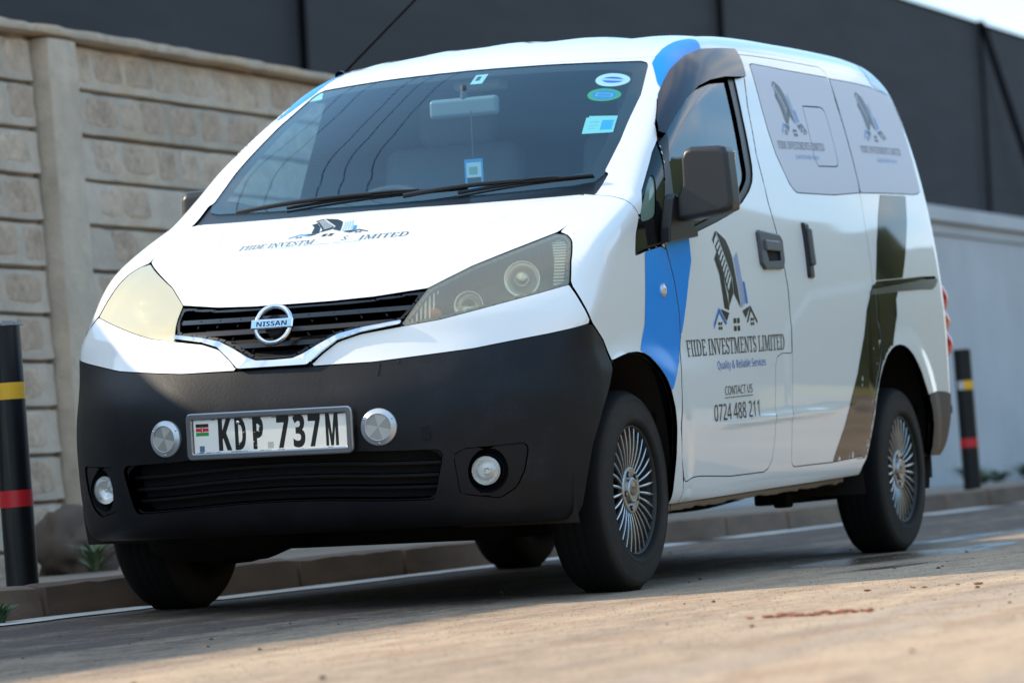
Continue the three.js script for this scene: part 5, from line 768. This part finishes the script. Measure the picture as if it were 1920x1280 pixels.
// wheels
function makeWheel() {
  const w = group('wheel', van);
  const prof = [[0.178, -0.075], [0.192, -0.088], [0.225, -0.095], [0.258, -0.092], [0.278, -0.082], [0.287, -0.072], [0.2925, -0.055], [0.2925, -0.040], [0.2903, -0.039], [0.2903, -0.033], [0.2925, -0.032], [0.2925, -0.012], [0.2903, -0.011], [0.2903, -0.005], [0.2925, -0.004], [0.2925, 0.016], [0.2903, 0.017], [0.2903, 0.023], [0.2925, 0.024], [0.2925, 0.048], [0.290, 0.062], [0.283, 0.074], [0.277, 0.080], [0.276, 0.0825], [0.268, 0.088], [0.262, 0.0905], [0.261, 0.0885], [0.235, 0.0945], [0.213, 0.0935], [0.211, 0.0955], [0.205, 0.0945], [0.196, 0.089], [0.189, 0.082], [0.186, 0.074], [0.178, 0.068]];
  const tg = new THREE.LatheGeometry(prof.map((q) => new THREE.Vector2(q[0], q[1])), 96).rotateZ(-Math.PI / 2); tg.computeVertexNormals();
  { const p = tg.attributes.position; for (let i = 0; i < p.count; i++) { const y = p.getY(i); if (y < -0.284) { p.setY(i, -0.284 + (y + 0.284) * 0.2 - 0.0066); } } }
  { const p = tg.attributes.position, c = []; for (let i = 0; i < p.count; i++) { const r = Math.hypot(p.getY(i), p.getZ(i)), a = Math.atan2(p.getY(i), p.getZ(i)), k = sstep(r, 0.19, 0.21) * (1 - sstep(r, 0.272, 0.286)), n = fbm(a * 3 + 9, r * 60, 3, 66); c.push(lerp(0.010, 0.034 + 0.02 * n, k), lerp(0.0095, 0.029 + 0.017 * n, k), lerp(0.009, 0.025 + 0.014 * n, k)); } tg.setAttribute('color', new THREE.Float32BufferAttribute(c, 3)); }
  mesh('tyre', tg, M.rubber, w);
  const rim = new THREE.LatheGeometry([[0.189, 0.079], [0.185, 0.082], [0.182, 0.076], [0.176, 0.05], [0.165, 0.02], [0.16, -0.06], [0.178, -0.075]].map((q) => new THREE.Vector2(...q)), 80).rotateZ(-Math.PI / 2);
  mesh('rim_barrel', rim, M.alloyDark, w);
  mesh('rim_back', new THREE.CylinderGeometry(0.183, 0.183, 0.01, 48).rotateZ(Math.PI / 2).translate(0.030, 0, 0), M.alloyDark, w);
  const lip = new THREE.LatheGeometry([[0.1895, 0.078], [0.1875, 0.0825], [0.1845, 0.081]].map((q) => new THREE.Vector2(...q)), 80).rotateZ(-Math.PI / 2); mesh('rim_lip', lip, M.alloyDark, w);
  const sp = []; for (let k = 0; k <= 10; k++) { const t = k / 10, r = lerp(0.055, 0.184, t), hw = 0.0021 + 0.0022 * Math.sin(Math.PI * Math.pow(t, 1.3)) * (1 - 0.2 * t), x = lerp(0.066, 0.076, t) + 0.006 * Math.sin(Math.PI * t); sp.push([r, hw, x]); }
  const pos = [], idx = []; sp.forEach(([r, hw, x]) => { for (const [dz, dx] of [[-hw, -0.009], [-hw * 0.9, -0.0012], [0, 0.0004], [hw * 0.9, -0.0012], [hw, -0.009]]) pos.push(x + dx, r, dz); });
  for (let k = 0; k < 10; k++) for (let q = 0; q < 4; q++) { const a = k * 5 + q; idx.push(a, a + 1, a + 5, a + 1, a + 6, a + 5); }
  let sg = new THREE.BufferGeometry(); sg.setAttribute('position', new THREE.Float32BufferAttribute(pos, 3)); sg.setIndex(idx); sg = sg.toNonIndexed(); sg.computeVertexNormals();
  for (let k = 0; k < 30; k++) { const s = mesh('spoke', sg, M.alloy, w); s.rotation.x = k / 30 * Math.PI * 2; }
  mesh('wheel_hub', new THREE.LatheGeometry([[0.068, 0.055], [0.068, 0.070], [0.065, 0.0735], [0.055, 0.0735], [0.04, 0.068], [0.035, 0.068]].map((q) => new THREE.Vector2(...q)), 48).rotateZ(-Math.PI / 2), M.alloy, w);
  const hub = mesh('hub_cap', new THREE.LatheGeometry([[0.038, 0.066], [0.038, 0.077], [0.035, 0.080], [0.030, 0.080], [0.029, 0.078], [0.001, 0.079]].map((q) => new THREE.Vector2(...q)), 40).rotateZ(-Math.PI / 2), M.alloy, w);
  mesh('cap_emblem', new THREE.SphereGeometry(0.026, 24, 14).scale(0.12, 0.62, 1).translate(0.079, 0, 0), std([0.22, 0.2, 0.18], 0.3, { metalness: 0.8 }), hub);
  for (let k = 0; k < 5; k++) { const a = k / 5 * Math.PI * 2 + 0.5, q = mesh('lug_hole', new THREE.CylinderGeometry(0.0098, 0.0085, 0.012, 16).rotateZ(Math.PI / 2).translate(0.0695, 0, 0), M.dark, w); q.position.set(0, Math.cos(a) * 0.0525, Math.sin(a) * 0.0525); mesh('lug_nut', new THREE.CylinderGeometry(0.006, 0.006, 0.006, 6).rotateZ(Math.PI / 2).translate(0.0748, 0, 0), M.alloy, q); }
  return w;
}
{
  const w0 = makeWheel(), R = 0.2925;
  [[1, 0, 0.9], [1, -2.725, 0.35], [-1, 0, 1.7], [-1, -2.725, 0.2]].forEach(([s, z, a], i) => { const w = i ? w0.clone() : w0; if (i) { w.name = numbered('wheel'); van.add(w); } w.position.set(s * 0.705, R - 0.001, z); w.rotation.y = s < 0 ? Math.PI : 0; });
}
// livery: lettering and the emblem of towers and houses
{
  const decal = (name, box, toUv, tex, parent, off, sdf) => mesh(name, toGeo(patchData((u, V, p) => { const [a, b] = toUv(u, V, p); return Math.max(-a, a - 1, -b, b - 1) * 0.3; }, box, 0.012, { off, uvFn: toUv })), new THREE.MeshPhysicalMaterial({ map: tex, transparent: true, roughness: 0.3, specularIntensity: 0.6, side: THREE.DoubleSide }), parent);
  // door: the text line rises to the rear with the raked body
  const frame = (z0, y0, dz, dy, s0, s1, t0, t1) => (u, V, p) => { const l = Math.hypot(dz, dy), ez = dz / l, ey = dy / l, s = (p[2] - z0) * ez + (p[1] - y0) * ey, t = (p[2] - z0) * ey + -(p[1] - y0) * ez; return [(s - s0) / (s1 - s0), (t - t0) / (t1 - t0)]; };
  const big = canvasTex(2048, 1400, (x, w, h) => { x.clearRect(0, 0, w, h); drawDoor(x, w, h); });
  decal('door_lettering', [0.93, 1.93, -0.46, 0.17], frame(-0.408, 0.676, -0.911, 0.028, -0.02, 0.931, -0.245, 0.405), big, doorOf(1), 0.0014);
  const small = canvasTex(1024, 1024, (x, w, h) => { x.clearRect(0, 0, w, h); drawPanel(x, w, h); });
  decal('panel_lettering', [2.05, 2.65, 0.36, 0.63], frame(-1.550, 1.372, -0.517, 0.019, -0.02, 0.537, -0.05, 0.235), small, panelF[0], 0.0024);
  decal('panel_lettering', [3.0, 3.66, 0.40, 0.66], frame(-2.510, 1.412, -0.553, 0.019, -0.02, 0.573, -0.05, 0.225), small, panelR[0], 0.0024);
  const hoodTex = canvasTex(2048, 512, (x, w, h) => { x.clearRect(0, 0, w, h); drawHood(x, w, h); });
  const hd = (u, V, p) => [(p[0] * hoodSide + 0.352) / 0.567, (p[1] - 1.052 - 0.012 * (p[0] * hoodSide + 0.35)) / 0.090];
  let hoodSide = 1; const A = patchData((u, V, p) => { const [a, b] = hd(u, V, p); return Math.max(-a, a - 1, -b, b - 1) * 0.1; }, [0, 0.32, 0.08, 0.27], 0.008, { off: 0.0014, uvFn: hd });
  hoodSide = -1; const B = patchData((u, V, p) => { const [a, b] = hd(u, V, p); return Math.max(-a, a - 1, -b, b - 1) * 0.1; }, [0, 0.36, 0.08, 0.27], 0.008, { off: 0.0014, uvFn: hd });
  mesh('hood_lettering', mergeGeometries([toGeo(A), toGeo(B, true)]), new THREE.MeshPhysicalMaterial({ map: hoodTex, transparent: true, roughness: 0.3, specularIntensity: 0.6, side: THREE.DoubleSide }), hood);
}
renderer.render(scene, camera);
